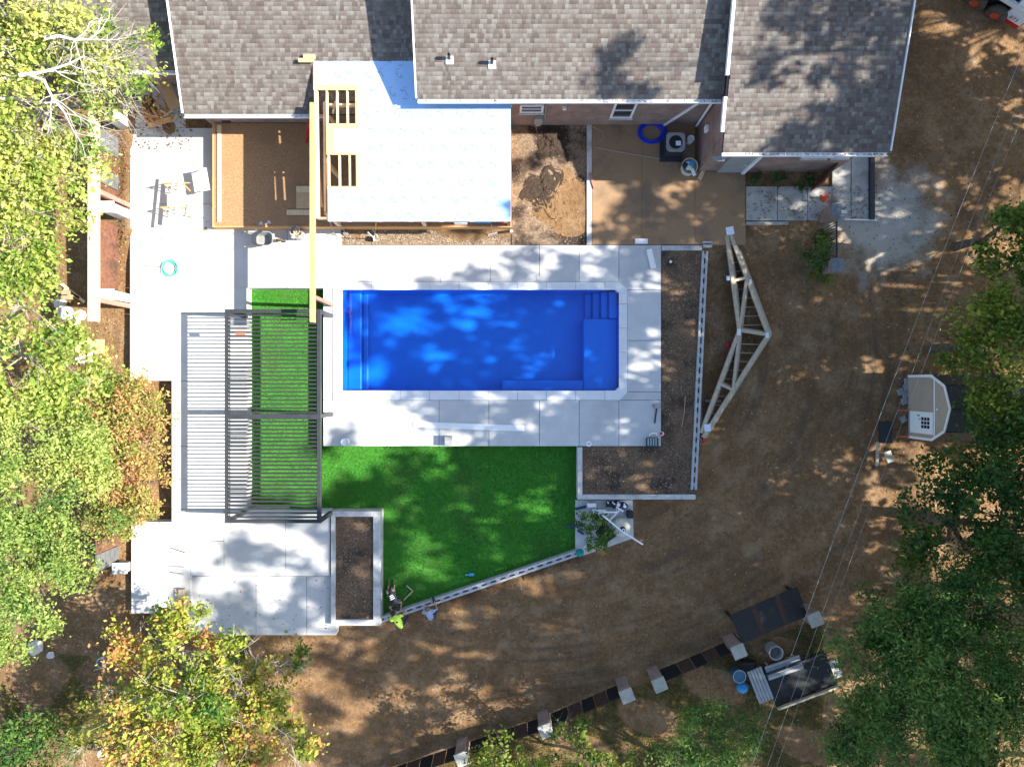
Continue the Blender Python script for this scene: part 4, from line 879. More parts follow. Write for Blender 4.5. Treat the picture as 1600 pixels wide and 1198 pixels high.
# west fence with beams above
def wfence(yA, yB, segs, label, xb=186, gm='slatgrey'):
    x = P(xb,0,-.3).x; a, b_ = (x, P(0,yA,.6).y), (x, P(0,yB,.6).y); e = empty('screen_fence',(x,(a[1]+b_[1])/2,-.3),label,'fence','west fence sections'); plates(e,a,b_,segs,-.25,1.35,'rust',gm); return e
wfence(203,320,[(.02,.3,'s'),(.31,.53,'rust'),(.54,.74,'s'),(.75,.98,'rust')],'grey slat and rust panel screen fence by the patio, upper section')
wfence(345,462,[(.02,.98,'rust')],'large rusted screen panel with cut tree pattern by the patio')
wfence(835,888,[(.05,.45,'rust'),(.47,.97,'s')],'short grey and rust screen section under the lower shrubs')
for (py,l_) in ((187,'white stucco pillar at the upper end of the screen fence'),(331,'white stucco pillar between the two screen fence sections'),(464,'white stucco pillar at the lower end of the tree pattern screen'),(889,'white stucco pillar beside the lower patio')):
    c = P(184,py,.4); e = empty('stucco_pillar',(c.x,c.y,-.35),l_,'pillar','white fence pillars'); hp = .55 if py == 889 else 1.5; MB().box((c.x,c.y,-.33+hp/2),(.5,.36,hp)).build('shaft', M['wallcap'], e, bevel=.02); MB().box((c.x,c.y,-.29+hp),(.6,.46,.08)).build('cap', M['wallcap'], e, bevel=.015)
e = empty('long_header', P(190,320,-.3),'long pale timber header on red posts over the west screen fence','beam')
xh = P(143,0,2.5).x
MB().rect((xh-.15,P(0,502,2.5).y),(xh+.15,P(0,110,2.5).y),2.2,2.5).build('beam', M['wood'], e, bevel=.006)
for py in (321,478,165): c = P(203,py,0); MB().rect((xh-.09,c.y-.09),(xh+.09,c.y+.09),-.32,2.198).build('post', M['redpost'], e)
# west yard bits
o = MB().rect(P(95,530,-.25).xy,P(163,553,-.25).xy,-.27,-.245).build('plywood_sheet', M['osb']); prop(o,'plywood sheet lying on the dirt west of the patio','plywood')
for k,(a,b_,c_,d_,l_) in enumerate(((118,562,145,552,'white board on the ground, upper of two'),(122,566,146,564,'white board on the ground, lower of two'),(92,440,132,472,'long pale board leaning among the left trees'),(100,452,124,466,'short pale board beside the long leaning one'))):
    o = MB().bar(P(a,b_,-.2),P(c_,d_,-.2),.12,.04).build('loose_board', M['white' if k < 2 else 'wood']); prop(o,l_,'board','boards west of the patio')
crate('cardboard_box',93,455,112,468,-.32,.0,'card','cardboard box with blue mark among left trees','box')
def rock(px, py, r, z, label, seed, m='rock', group='rocks west of the patio'):
    bm = bmesh.new(); bmesh.ops.create_icosphere(bm, subdivisions=2, radius=r); R_ = random.Random(seed)
    for v in bm.verts: v.co *= 1+R_.uniform(-.18,.18); v.co.z *= .6
    me = bpy.data.meshes.new('rock'); bm.to_mesh(me); bm.free(); me.materials.append(M[m]); o = bpy.data.objects.new('rock', me); COL.objects.link(o); o.location = P(px,py,z)+Vector((0,0,r*.35)); prop(o,label,'rock',group)
rock(105,489,.35,-.3,'large white rock at the edge of the left trees',1); rock(126,492,.25,-.3,'white rock right of the large one',2); rock(121,503,.16,-.3,'small tan rock below the white rocks',3); rock(96,474,.25,-.3,'pale flat rock above the large white one',4)
rock(58,1010,.3,-.35,'tan stone on the shaded dirt at lower left',5); rock(80,1022,.16,-.35,'small stone near the tan one at lower left',6)
# far right slab, lower-left pipes
o = MB().prism([P(a,b_,-.2).xy for a,b_ in ((1559,248),(1600,215),(1640,200),(1640,245),(1585,250))],-.5,-.15).build('stone_slab', M['conc2'],bevel=.03); prop(o,'pale broken stone slab at the right edge','slab')
for k,(a,b_,c_,d_,l_) in enumerate(((158,1035,190,1018,'brick fence pillar lying on its side behind the lower left tree'),(160,1178,196,1152,'perforated tan block pillar at the bottom left'))):
    p, q = P(a,b_,.3), P(c_,d_,-.3); e = empty('tipped_pillar',(p.x,p.y,-.4),l_,'pillar','tipped pillars'); MB().bar((p.x,p.y,.05),(q.x,q.y,-.1),.42,.42).build('shaft', M['card'], e)
    dd = (q-p).normalized()
    for t in (.25,.5,.75): c = p+(q-p)*t; MB().box((c.x,c.y,.26-.12*t-.0),(.16,.12,.05),rz=.6).build('opening', M['dark'], e)
    MB().lathe((p.x,p.y,.05),[(.2,-.05),(.2,.28),(.15,.28),(.15,.0)],14).build('pipe_mouth', M['greymetal'], e)
# ------------------------------------------------------------------ pool equipment corner
pad = MB().prism([P(a,b_,-.5).xy for a,b_ in ((899,781),(988.5,781),(990,840),(910,868),(899,868))],-.8,-.48).build('equipment_pad', M['conc']); pad['kind'] = 'structure'
zq = -.478
e = empty('sand_filter', P(971,822,zq),'round cream pool filter tank with a white valve on top','filter')
c = P(971,824,0)
MB().lathe((c.x,c.y,zq),[(.2,0),(.36,.06),(.38,.3),(.38,.5),(.33,.66),(.2,.78),(.08,.82),(.001,.82)],28).build('tank', M['tan'], e, smooth=True)
MB().lathe((c.x,c.y,.32),[(.001,.22),(.06,.2),(.11,.14),(.12,0)],16).build('valve', M['dark'], e); MB().lathe((c.x,c.y,.5),[(.07,.02),(.07,.06),(.04,.06),(.04,.02)],14).build('valve_ring', M['pvc'], e)
pz = .5
for pts,l_ in (([P(942,805,pz),P(971,829,pz),P(1004,850,pz),P(1004,850,-.4)],'long white pipe over the filter tank to the dirt'),([P(944,800,.2),P(963,800,.2),P(963,792,.2),P(974,799,.2)],'short white pipe between the pumps'),([P(953,812,.1),P(968,797,.1),P(968,797,-.4)],'thin diagonal white pipe beside the pumps')):
    o = MB().tube(pts,.035,8).build('white_pipe', M['pvc']); prop(o,l_,'pipe','pool pipes')
def pump(px, py, label, m='dark'):
    e = empty('pool_pump', P(px,py,zq), label, 'pump', 'pool pumps'); c = P(px,py,zq+.3)
    MB().tube([(c.x-.25,c.y,zq+.22),(c.x+.1,c.y,zq+.22)],.12,14).build('motor', M[m], e); MB().lathe((c.x+.22,c.y,zq),[(.12,0),(.14,.35),(.12,.4),(.001,.42)],16).build('strainer', M['jeans'], e); MB().lathe((c.x+.22,c.y,zq+.42),[(.07,0),(.07,.04),(.001,.05)],12).build('lid', M['pvc'], e)
    for k in range(3): MB().tube([(c.x-.2+.2*k,c.y+.1,zq+.2),(c.x-.2+.2*k,c.y+.1,zq+.5)],.03,8).build('union', M['pvc'], e)
pump(957,788,'dark pool pump beside the planter wall'); pump(967,790,'second dark pool pump, right of the other') 
o = MB().box(P(984,803,-.3),(.24,.3,.35)).build('control_box', M['black'],bevel=.03); prop(o,'black box at the right edge of the pump pad','box')
e = empty('heater_cabinet', P(936,801,zq),'white rectangular cabinet with round flue on the pump pad','heater'); c = P(936,801,0)
MB().box((c.x,c.y,-.2),(.5,.24,.5)).build('cabinet', M['pvc'], e, bevel=.02); MB().lathe((c.x+.28,c.y,-.4),[(.1,0),(.1,.6),(.07,.6),(.07,.3)],14).build('flue', M['pvc'], e)
o = MB().box(P(924,788,-.25),(.34,.16,.45)).build('white_panel_box', M['white'],bevel=.01); prop(o,'small white box against the planter wall','box')
o = MB().lathe(P(906,863,-.2),[(.001,.2),(.1,.18),(.16,.08),(.17,0),(.12,-.1)],18).build('teal_ball', M['teal'],smooth=True); prop(o,'shiny teal ball cap at the end of the block wall','ball')
o = MB().add([P(944,812,-.1),P(962,838,-.1),P(944,850,-.3),P(930,832,-.3)],[(3,2,1,0)]).add([P(944,812,-.13),P(962,838,-.13),P(944,850,-.33),P(930,832,-.33)],[(0,1,2,3)]).build('green_tarp', mat('dark green tarp',(.008,.03,.012),rough=.7)); prop(o,'dark green tarp draped beside the filter tank','tarp')
for k,(a,b_,c_,d_,l_) in enumerate(((886,822,912,820,'dark blue bar across the lawn edge, lower one'),(899,795,916,791,'dark blue bar across the lawn edge, upper one'),(903,828,912,834,'short dark bar next to the green plant'))):
    o = MB().bar(P(a,b_,-.4),P(c_,d_,-.4),.1,.06).build('dark_bar', M['jeans']); prop(o,l_,'bar','bars by the pump pad')
o = MB().bar(P(913,853,-.42),P(921,859,-.42),.1,.05).build('pale_board', M['white']); prop(o,'short pale board below the green plant','board')
# ------------------------------------------------------------------ shed
sh = empty('garden_shed',(17.5,-.95,-.4),'tan gambrel garden shed with white paned door','shed'); sx0, sx1 = 16.4, 19.2; yc = -.95
prof = [(-1.25,-.4),(-1.25,1.4),(-.85,2.25),(0,2.6),(.85,2.25),(1.25,1.4),(1.25,-.4)]
n = len(prof); MB().add([(sx0,yc+y,z) for y,z in prof]+[(sx1,yc+y,z) for y,z in prof],[tuple(range(n))[::-1],tuple(range(n,2*n))]+[(i,i+1,n+i+1,n+i) for i in range(n-1)]).build('wall', M['siding'], sh)
for k in range(18): MB().rect((sx0-.012,yc-1.24),(sx0-.001,yc+1.24),-.38+.1*k,-.38+.1*k+.085).build('siding_board', M['siding'], sh)
for (a,b_) in zip(prof[1:5],prof[2:6]):
    d = Vector((0,b_[0]-a[0],b_[1]-a[1])); nn = Vector((0,-d.z,d.y)).normalized()*.05
    if nn.z < 0: nn = -nn
    p, q = Vector((0,yc+a[0],a[1])), Vector((0,yc+b_[0],b_[1])); vs = [Vector((x,v.y,v.z))+k for k in (nn*.1,nn) for (x,v) in ((sx0-.1,p),(sx1+.1,p),(sx1+.1,q),(sx0-.1,q))]
    rp = MB().add(vs,[(0,1,2,3),(7,6,5,4),(0,4,5,1),(1,5,6,2),(2,6,7,3),(3,7,4,0)]).build('roof', M['dark'], sh)
    MB().bar((sx0-.12,p.y,p.z),(sx0-.12,q.y,q.z),.04,.09).build('fascia', M['white'], sh)
for y in (-1.25,1.25): MB().rect((sx0-.03,yc+y-.05),(sx0-.001,yc+y+.05),-.4,1.4).build('corner_trim', M['white'], sh)
MB().rect((sx0-.03,yc-1.2),(sx0-.013,yc+1.2),1.42,1.5).build('band', M['white'], sh)
dy0, dy1 = P(0,677,.6).y, P(0,643,.6).y
dd = MB().rect((sx0-.05,dy0),(sx0-.012,dy1),-.2,1.4).build('door', M['white'], sh)
for i in range(3):
    for j in range(3): yy = dy0+.22+.155*i; zz = .62+.2*j; MB().rect((sx0-.056,yy),(sx0-.0505,yy+.125),zz,zz+.165).build('pane', M['glass'], dd)
MB().box((sx0-.06,dy1-.3,.52),(.02,.03,.1)).build('handle', M['dark'], dd)
MB().rect((sx0-.054,dy1-.18),(sx0-.0505,dy1-.13),.35,.5).build('name_plate', M['dark'], dd)
MB().lathe((sx0-.06,yc-.05,1.72),[(.001,.05),(.05,.03),(.05,-.03),(.001,-.05)],10).build('lamp', M['white'], sh)
for k,(py,l_) in enumerate(((641,'red ramp rail at the shed door, upper one'),(682,'red ramp rail at the shed door, lower one'))):
    o = MB().bar(P(1403,py,-.3),P(1420,py,-.3),.06,.06).build('ramp_rail', M['orange']); prop(o,l_,'rail','ramp rails')
for k,(px,py) in enumerate(((1418,596),(1416,606),(1415,617),(1413,627),(1407,612),(1411,655))):
    o = MB().box(P(px,py,-.42),(.24,.26,.12),rz=.1*k).build('stepping_block', M['paver'],bevel=.015); prop(o,['topmost','second','third','fourth','outer offset','lowest'][k]+' grey paver along the shed front','paver','pavers by the shed')
o = MB().box(P(1384,675,-.3),(.5,.9,.25)).build('dark_cart', M['dark'],bevel=.04); prop(o,'dark low cart left of the shed door','cart')
for (a,b_,c_,d_,l_) in ((1372,690,1370,728,'grey board leaning below the dark cart'),(1386,705,1392,722,'pale paver lit by the sun below the cart')):
    o = MB().bar(P(a,b_,-.4),P(c_,d_,-.4),.12 if 'grey' in l_ else .28,.06).build('cart_board', M['woodg' if 'grey' in l_ else 'stone']); prop(o,l_,'board')
# ------------------------------------------------------------------ junk by the lean-to
o = MB().lathe(P(1208,1015,-.3),[(.25,-.3),(.28,.1),(.3,.35),(.25,.35),(.22,.0),(.001,-.1)],22).build('white_planter_pot', M['tub']); prop(o,'pale round empty pot beside the lean-to','pot')
def bench(px0,py0,px1,py1,n,label,wd,legs=True):
    e = empty('slatted_bench', P((px0+px1)/2,(py0+py1)/2,-.66), label,'bench','grey slatted benches'); p, q = P(px0,py0,-.2), P(px1,py1,-.2); d = (q-p); s_ = Vector((-d.y,d.x,0)).normalized()
    for k in range(n): o_ = s_*(k-(n-1)/2)*wd; MB().bar((p.x+o_.x,p.y+o_.y,-.2),(q.x+o_.x,q.y+o_.y,-.2),wd-.02,.035).build('slat', M['greymetal'], e)
    for t in (.12,.88):
        for s2 in (-1,1): c = p+d*t+s_*s2*wd*(n-1)/2; MB().rect((c.x-.03,c.y-.03),(c.x+.03,c.y+.03),-.66,-.22).build('leg', M['woodg'], e)
bench(1198,1052,1252,1033,4,'grey slatted bench below the pale pot',.15); bench(1178,1045,1198,1095,5,'grey slatted bench with lengthwise slats below the crate',.13)
e = empty('wire_crate', P(1170,1044,-.66),'black slatted crate between bucket and bench','crate'); c = P(1170,1044,-.3)
for k in range(6): MB().box((c.x-.25+.1*k,c.y,-.26),(.03,.55,.03),rz=.6).build('slat', M['charcoal'], e)
for s2 in (-1,1): MB().box((c.x,c.y+.25*s2,-.45),(.55,.03,.4),rz=.0).build('side', M['black'], e)
bucket('blue_barrel',1152,1052,-.66,.26,.6,'drum','blue barrel with pale lid in the junk pile','barrel',fill=.98,rim='greymetal')
o = MB().lathe(P(1160,1073,-.55),[(.001,.2),(.18,.16),(.26,.02),(.2,-.1),(.001,-.12)],9).build('blue_bag', M['blueplastic']); prop(o,'crumpled blue bag below the barrel','bag')
o = MB().bar(P(1272,1055,-.55),P(1312,1042,-.55),.75,.1).build('stone_plate', M['rock'],bevel=.02); prop(o,'pale flat stone at the right of the junk pile','stone')
e = empty('dark_trailer', P(1245,1050,-.66),'dark flat trailer bed behind the benches','trailer'); a, b_ = P(1205,1080,-.2), P(1300,1045,-.2); MB().bar((a.x,a.y,-.32),(b_.x,b_.y,-.32),1.4,.1).build('bed', M['fenceblack'], e)
for s2 in (-.75,.75): d = (b_-a).normalized(); s_ = Vector((-d.y,d.x,0)); MB().bar(a+s_*s2+Vector((0,0,.02)),b_+s_*s2+Vector((0,0,.02)),.08,.14).build('side_rail', M['woodg' if s2 < 0 else 'black'], e)
for t in (.3,.7):
    for s2 in (-.72,.72): c = a+(b_-a)*t+s_*s2; MB().lathe((c.x,c.y,-.44),[(.1,-.08),(.22,-.08),(.22,.08),(.1,.08),(.1,-.08)],14,M=Matrix.Rotation(math.atan2(d.y,d.x),3,'Z')@Matrix.Rotation(math.pi/2,3,'X')).build('wheel', M['rubber'], e)
# ------------------------------------------------------------------ skid steer loader
sk = empty('skid_steer', P(1570,15,0),'white and red skid steer loader with orange wheel rims','loader')
h1, h2 = P(1525,2,.42), P(1557,22,.42); fw = (h2-h1).normalized(); fw.z = 0; sd_ = Vector((fw.y,-fw.x,0)); sd_ = sd_ if sd_.y < 0 else -sd_   # sd_ points toward SW side
Rz = math.atan2(fw.y,fw.x); g0 = -.03
for k, hb in enumerate((h1,h2)):
    for s2 in (0,-1.35):
        c = Vector((hb.x,hb.y,0))+sd_*s2; Mw = Matrix.Rotation(Rz,3,'Z')@Matrix.Rotation(math.pi/2,3,'X'); wq = empty
        t_ = MB().lathe((c.x,c.y,.42),[(.2,-.14),(.36,-.15),(.43,-.1),(.43,.1),(.36,.15),(.2,.14)],24,M=Mw).build('tyre', M['rubber'], sk, smooth=True)
        MB().lathe((c.x,c.y,.42),[(.21,-.12),(.21,.12),(.19,.12),(.17,.05),(.05,.04),(.001,.06)],20,M=Mw).build('rim', M['orange'], t_); MB().lathe((c.x,c.y,.42),[(.21,.1),(.19,-.12),(.17,-.05),(.05,-.04),(.001,-.06)],20,M=Mw).build('rim', M['orange'], t_)
mid = (h1+h2)/2; base = Vector((mid.x,mid.y,0))-sd_*.675
def sbox(f0,f1,s0,s1,z0,z1,nm,m_,bv=.03): c = base+fw*(f0+f1)/2+sd_*(s0+s1)/2; return MB().box((c.x,c.y,(z0+z1)/2),(f1-f0,abs(s1-s0),z1-z0),rz=Rz).build(nm,M[m_],sk,bevel=bv)
sbox(-.95,1.0,-.45,.45,.25,.95,'chassis','black'); sbox(.75,1.5,-.6,.6,.5,1.35,'engine_cover','white'); sbox(-.55,.7,-.45,.45,.96,2.0,'cab','dark'); sbox(-.6,.75,-.5,.5,2.0,2.06,'cab_roof','white')
arm = sbox(-.9,1.35,.5,.68,1.05,1.25,'lift_arm','white'); sbox(-.9,1.35,-.68,-.5,1.05,1.25,'lift_arm','white'); sbox(.72,1.5,.6,.68,.5,.8,'side_panel','white',0); sbox(.72,1.5,.602,.69,.3,.495,'red_stripe','redp',0)
sbox(-1.9,-1.0,-.85,.85,.1,.5,'bucket','white')
c = base+fw*1.1+sd_*.684; nrm = sd_; Mt = Matrix((-fw if False else fw, Vector((0,0,1)), sd_)).transposed()
xa = fw if fw.cross(Vector((0,0,1))).dot(sd_) > 0 else -fw
Mt = Matrix((xa, Vector((0,0,1)), sd_)).transposed()
textmesh('873',.26,'number_decal',M['charcoal'],sk,(c.x,c.y,.66),Mt)
# ------------------------------------------------------------------ overhead cables on poles
pa, pb = (20.1,21.0), (4.05,-21.0)
for k,(x,y,l_) in enumerate(((pa[0],pa[1],'wooden utility pole north east of the yard'),(pb[0],pb[1],'wooden utility pole south of the yard'))):
    e = empty('utility_pole',(x,y,-.8),l_,'utility pole','utility poles'); MB().tube([(x,y,-.9),(x,y,8.6)],[.16,.11],10).build('pole', M['barkd'], e); MB().bar((x-.9,y+.3,8.1),(x+.9,y-.3,8.1),.1,.1).build('crossarm', M['barkd'], e)
for k,(o_,z,l_) in enumerate(((-.4,8.2,'pale overhead cable on the right side, leftmost of three'),(.1,8.15,'pale overhead cable on the right side, middle of three'),(.8,7.4,'thin overhead cable on the right side, rightmost of three'))):
    pts = []
    for i in range(25):
        t = i/24; pts.append((pa[0]+(pb[0]-pa[0])*t+o_*.9, pa[1]+(pb[1]-pa[1])*t-o_*.3, z-4*1.0*t*(1-t)))
    o = MB().tube(pts,(.0045 if k == 0 else .003),5).build('overhead_cable', M['greymetal']); prop(o,l_,'cable','overhead cables')
# ------------------------------------------------------------------ people
def person(name, loc, label, J, cols, hair, extras=()):
    """J: joint dict (world). body = one remeshed surface of tapered limbs; cols: region -> material"""
    b = MB(); caps = []
    def limb(a, c, r0, r1, reg):
        a, c = Vector(J[a]) if isinstance(a,str) else Vector(a), Vector(J[c]) if isinstance(c,str) else Vector(c)
        pts = [a+(c-a)*t for t in (-.02,.0,.25,.5,.75,1.0,1.02)]; d = c-a
        n = max(3,int(d.length/.04)); 
        for i in range(n+1):
            t = i/n; caps.append((a+d*t, r0+(r1-r0)*t, reg))
    e = empty(name, loc, label, 'person', 'workers at the block wall')
    limb('hip','chest',.135,.16,'shirt'); limb('shl','shr',.085,.085,'shirt'); limb('hipl','hipr',.11,.11,'pants'); limb('chest','neck',.11,.06,'shirt'); limb('neck','head',.055,.06,'skin')
    for s in 'lr':
        limb('sh'+s,'el'+s,.058,.045,'arm0'); limb('el'+s,'wr'+s,.042,.03,'skin'); limb('hip'+s,'kn'+s,.085,.062,'pants'); limb('kn'+s,'an'+s,.058,.042,'pants'); limb('an'+s,'to'+s,.045,.038,'boot')
        w_, el = Vector(J['wr'+s]), Vector(J['el'+s]); d = (w_-el).normalized(); sd = d.cross(Vector((0,0,1))).normalized(); dn = Vector((0,0,-1))
        pm_ = w_+d*.07; limb(w_, pm_, .034, .036, 'skin')
        for k in range(4):
            r_ = pm_+sd*(-.03+.02*k); l_ = (.06,.07,.066,.052)[k]; k1 = r_+d*l_*.5+dn*.008; limb(r_,k1,.011,.0105,'skin'); limb(k1,k1+(d*.6+dn*.8).normalized()*l_*.5,.0105,.009,'skin')
        t0 = w_+d*.03+sd*(.03 if s == 'l' else -.03); t1 = t0+(d*.5+sd*(.9 if s == 'l' else -.9)).normalized()*.04; limb(t0,t1,.013,.012,'skin'); limb(t1,t1+d*.03,.012,.01,'skin')
    h = Vector(J['head'])
    bm = bmesh.new()
    for (c, r, reg) in caps:
        bmesh.ops.create_icosphere(bm, subdivisions=1, radius=r*1.03, matrix=Matrix.Translation(c))
    fd = Vector(J['face']).normalized(); bmesh.ops.create_icosphere(bm, subdivisions=2, radius=1, matrix=Matrix.Translation(h)@Matrix.Diagonal((.085,.1,.115,1)))
    bmesh.ops.create_icosphere(bm, subdivisions=1, radius=.02, matrix=Matrix.Translation(h+fd*.1)); 
    sdv = fd.cross(Vector((0,0,1))); sdv = sdv.normalized() if sdv.length > .1 else Vector((1,0,0))
    for s2 in (-1,1): bmesh.ops.create_icosphere(bm, subdivisions=1, radius=.022, matrix=Matrix.Translation(h+sdv*.088*s2))
    me = bpy.data.meshes.new('body'); bm.to_mesh(me); bm.free(); ob = bpy.data.objects.new('body', me); COL.objects.link(ob)
    rm = ob.modifiers.new('remesh','REMESH'); rm.mode = 'VOXEL'; rm.voxel_size = .0125
    sm_ = ob.modifiers.new('smooth','SMOOTH'); sm_.iterations = 3; sm_.factor = .5
    dg = bpy.context.evaluated_depsgraph_get(); me2 = bpy.data.meshes.new_from_object(ob.evaluated_get(dg)); bpy.data.objects.remove(ob)
    C = np.array([c for c,r,g_ in caps]+[h]); Rr = np.array([r for c,r,g_ in caps]+[.1]); G = [g_ for c,r,g_ in caps]+['skin']
    slots = []; me2.materials.clear()
    reg2 = dict(shirt=cols['shirt'], pants=cols['pants'], skin='skin', arm0=cols.get('arm','skin'), boot='boot')
    for k in dict.fromkeys(reg2.values()): slots.append(k); me2.materials.append(M[k])
    n = len(me2.polygons); cen = np.empty(n*3); me2.polygons.foreach_get('center', cen); cen = cen.reshape(-1,3); mi = np.zeros(n,int)
    for i0 in range(0,n,4000):
        dd = np.linalg.norm(cen[i0:i0+4000,None]-C[None],axis=2)-Rr[None]; idx = dd.argmin(1); mi[i0:i0+4000] = [slots.index(reg2[G[i]]) for i in idx]
    me2.polygons.foreach_set('material_index', mi); me2.polygons.foreach_set('use_smooth',[True]*n); me2.name = 'body'
    me2.transform(Matrix.Translation(-Vector(loc))); o = bpy.data.objects.new('body', me2); COL.objects.link(o); o.parent = e
    hb = MB(); upv = (-fd*.5+Vector((0,0,1)) if abs(fd.z) < .8 else Vector((0,0,1))).normalized(); Mq = upv.to_track_quat('Z','Y').to_matrix()
    prof = [(.001,.128)]+[(.108*math.sin(t),.128*math.cos(t)) for t in np.linspace(.25,1.75,8)]
    hb.lathe(h,prof,16,M=Mq); hb.build('hair', M[hair], e, smooth=True)
    for s2 in (-1,1): MB().lathe(h+fd*.088+sdv*.032*s2+Vector((0,0,.01)),[(.001,.01),(.012,0),(.001,-.01)],8).build('eye', M['dark'], e)
    for (nm,m_,vs,fs) in extras: MB().add(vs,fs).build(nm,M[m_],e)
    return e
gz1 = GL+.03
def pose(hip, chest, gnd, knees, wl, wr, el, er, face, head=None, hw=.1):
    hip, chest = Vector(hip), Vector(chest); ax = chest-hip; sd = Vector((ax.y,-ax.x,0)).normalized() # right side
    J = dict(hip=hip,chest=chest,shl=chest-sd*.19+ax.normalized()*.03,shr=chest+sd*.19+ax.normalized()*.03,hipl=hip-sd*hw,hipr=hip+sd*hw,neck=chest+ax.normalized()*.16)
    J['head'] = Vector(head) if head else J['neck']+ax.normalized()*.14+Vector((0,0,-.02)); J['face'] = face; J.update(wrl=wl,wrr=wr,ell=el,elr=er)
    for s, k in zip('lr', knees): J['kn'+s], J['an'+s], J['to'+s] = k
    return J
# worker on the turf, kneeling and bent toward the wall
h = P(610,923,-.1); c = P(617,939,.0); 
J = pose((h.x,h.y,-.12),(c.x,c.y,.0),gz1,[(Vector((h.x-.16,h.y-.32,gz1+.09)),Vector((h.x-.16,h.y+.12,gz1+.06)),Vector((h.x-.16,h.y+.3,gz1+.05))),(Vector((h.x+.12,h.y-.30,gz1+.09)),Vector((h.x+.08,h.y+.14,gz1+.06)),Vector((h.x+.06,h.y+.32,gz1+.05)))],
    P(616,958,-.2),P(626,951,-.2),P(609,948,-.12),P(627,940,-.15),Vector((.2,-.6,-.75)))
dv = (c-h).normalized(); sv = Vector((dv.y,-dv.x,0)).normalized(); top = c+Vector((0,0,.175))-dv*.12
ex = []
for k in range(3):
    a = top-dv*(.02+.07*k); w_ = .1-.015*k; z_ = Vector((0,0,-.002*k)); ex.append(('shirt_print','white',[a-sv*w_+z_,a+sv*w_+z_,a+sv*w_-dv*.04+z_,a-sv*w_-dv*.04+z_],[(0,1,2,3)]))
person('person',(h.x,h.y,gz1),'worker in a black printed shirt kneeling on the turf by the wall',J,dict(shirt='shirtk',pants='khaki'),'hair',ex)
# worker in hi-vis shirt bending over the wall from the dirt side
h = P(626,977,.25); c = P(619,966,.4)
J = pose((h.x,h.y,.2),(c.x,c.y,.38),-.66,[(Vector((h.x-.08,h.y+.02,-.22)),Vector((h.x-.1,h.y-.06,-.58)),Vector((h.x-.14,h.y+.1,-.62))),(Vector((h.x+.14,h.y+.1,-.22)),Vector((h.x+.16,h.y+.04,-.58)),Vector((h.x+.14,h.y+.2,-.62)))],
    P(613,957,-.1),P(632,953,-.16),P(610,964,.15),P(629,962,.12),Vector((-.3,.5,-.7)))
dv = (c-h).normalized(); sv = Vector((dv.y,-dv.x,0)).normalized(); a = c+Vector((0,0,.172))-dv*.1
person('person',(h.x,h.y,-.66),'worker in a bright yellow shirt bending over the block wall',J,dict(shirt='yellow',pants='jeans',arm='yellow'),'hair',[('back_print','shirtk',[a-sv*.05,a+sv*.05,a+sv*.05-dv*.07,a-sv*.05-dv*.07],[(0,1,2,3)])])
# worker in blue-grey shirt leaning on the wall
h = P(673,964,.2); c = P(670,955,.55)
J = pose((h.x,h.y,.2),(c.x,c.y,.6),-.66,[(Vector((h.x-.12,h.y+.06,-.22)),Vector((h.x-.14,h.y-.04,-.58)),Vector((h.x-.14,h.y+.12,-.62))),(Vector((h.x+.14,h.y+.06,-.22)),Vector((h.x+.16,h.y-.06,-.58)),Vector((h.x+.16,h.y+.1,-.62)))],
    P(665,940,-.05),P(680,942,-.0),P(663,949,.25),P(683,951,.25),Vector((0,.8,-.5)))
person('person',(h.x,h.y,-.66),'worker in a blue grey shirt leaning on the block wall',J,dict(shirt='shirtb',pants='jeans',arm='shirtb'),'hairb')
e = empty('hand_drill', P(678,938,-.25),'black power tool on the block wall under the worker hand','tool'); c = P(678,937,-.18); MB().box((c.x,c.y,-.16),(.1,.26,.1),rz=.3).build('body', M['dark'], e, bevel=.02); MB().box((c.x+.03,c.y-.08,-.2),(.07,.08,.14)).build('grip', M['dark'], e)
o = MB().bar(P(635,914,GL+.06),P(645,923,GL+.06),.05,.03).bar(P(645,923,GL+.06),P(631,937,GL+.06),.05,.03).build('angle_trim', M['woodg']); prop(o,'bent tan angle strip lying on the turf by the workers','strip')
e = empty('blue_clamp', P(733,898,GL),'blue tool lying on the turf near the block wall','tool'); MB().box(P(737,897,GL+.08),(.2,.12,.1)).build('body', M['blueplastic'], e, bevel=.02); MB().bar(P(727,897,GL+.08),P(734,898,GL+.08),.05,.04).build('handle', M['blueplastic'], e)
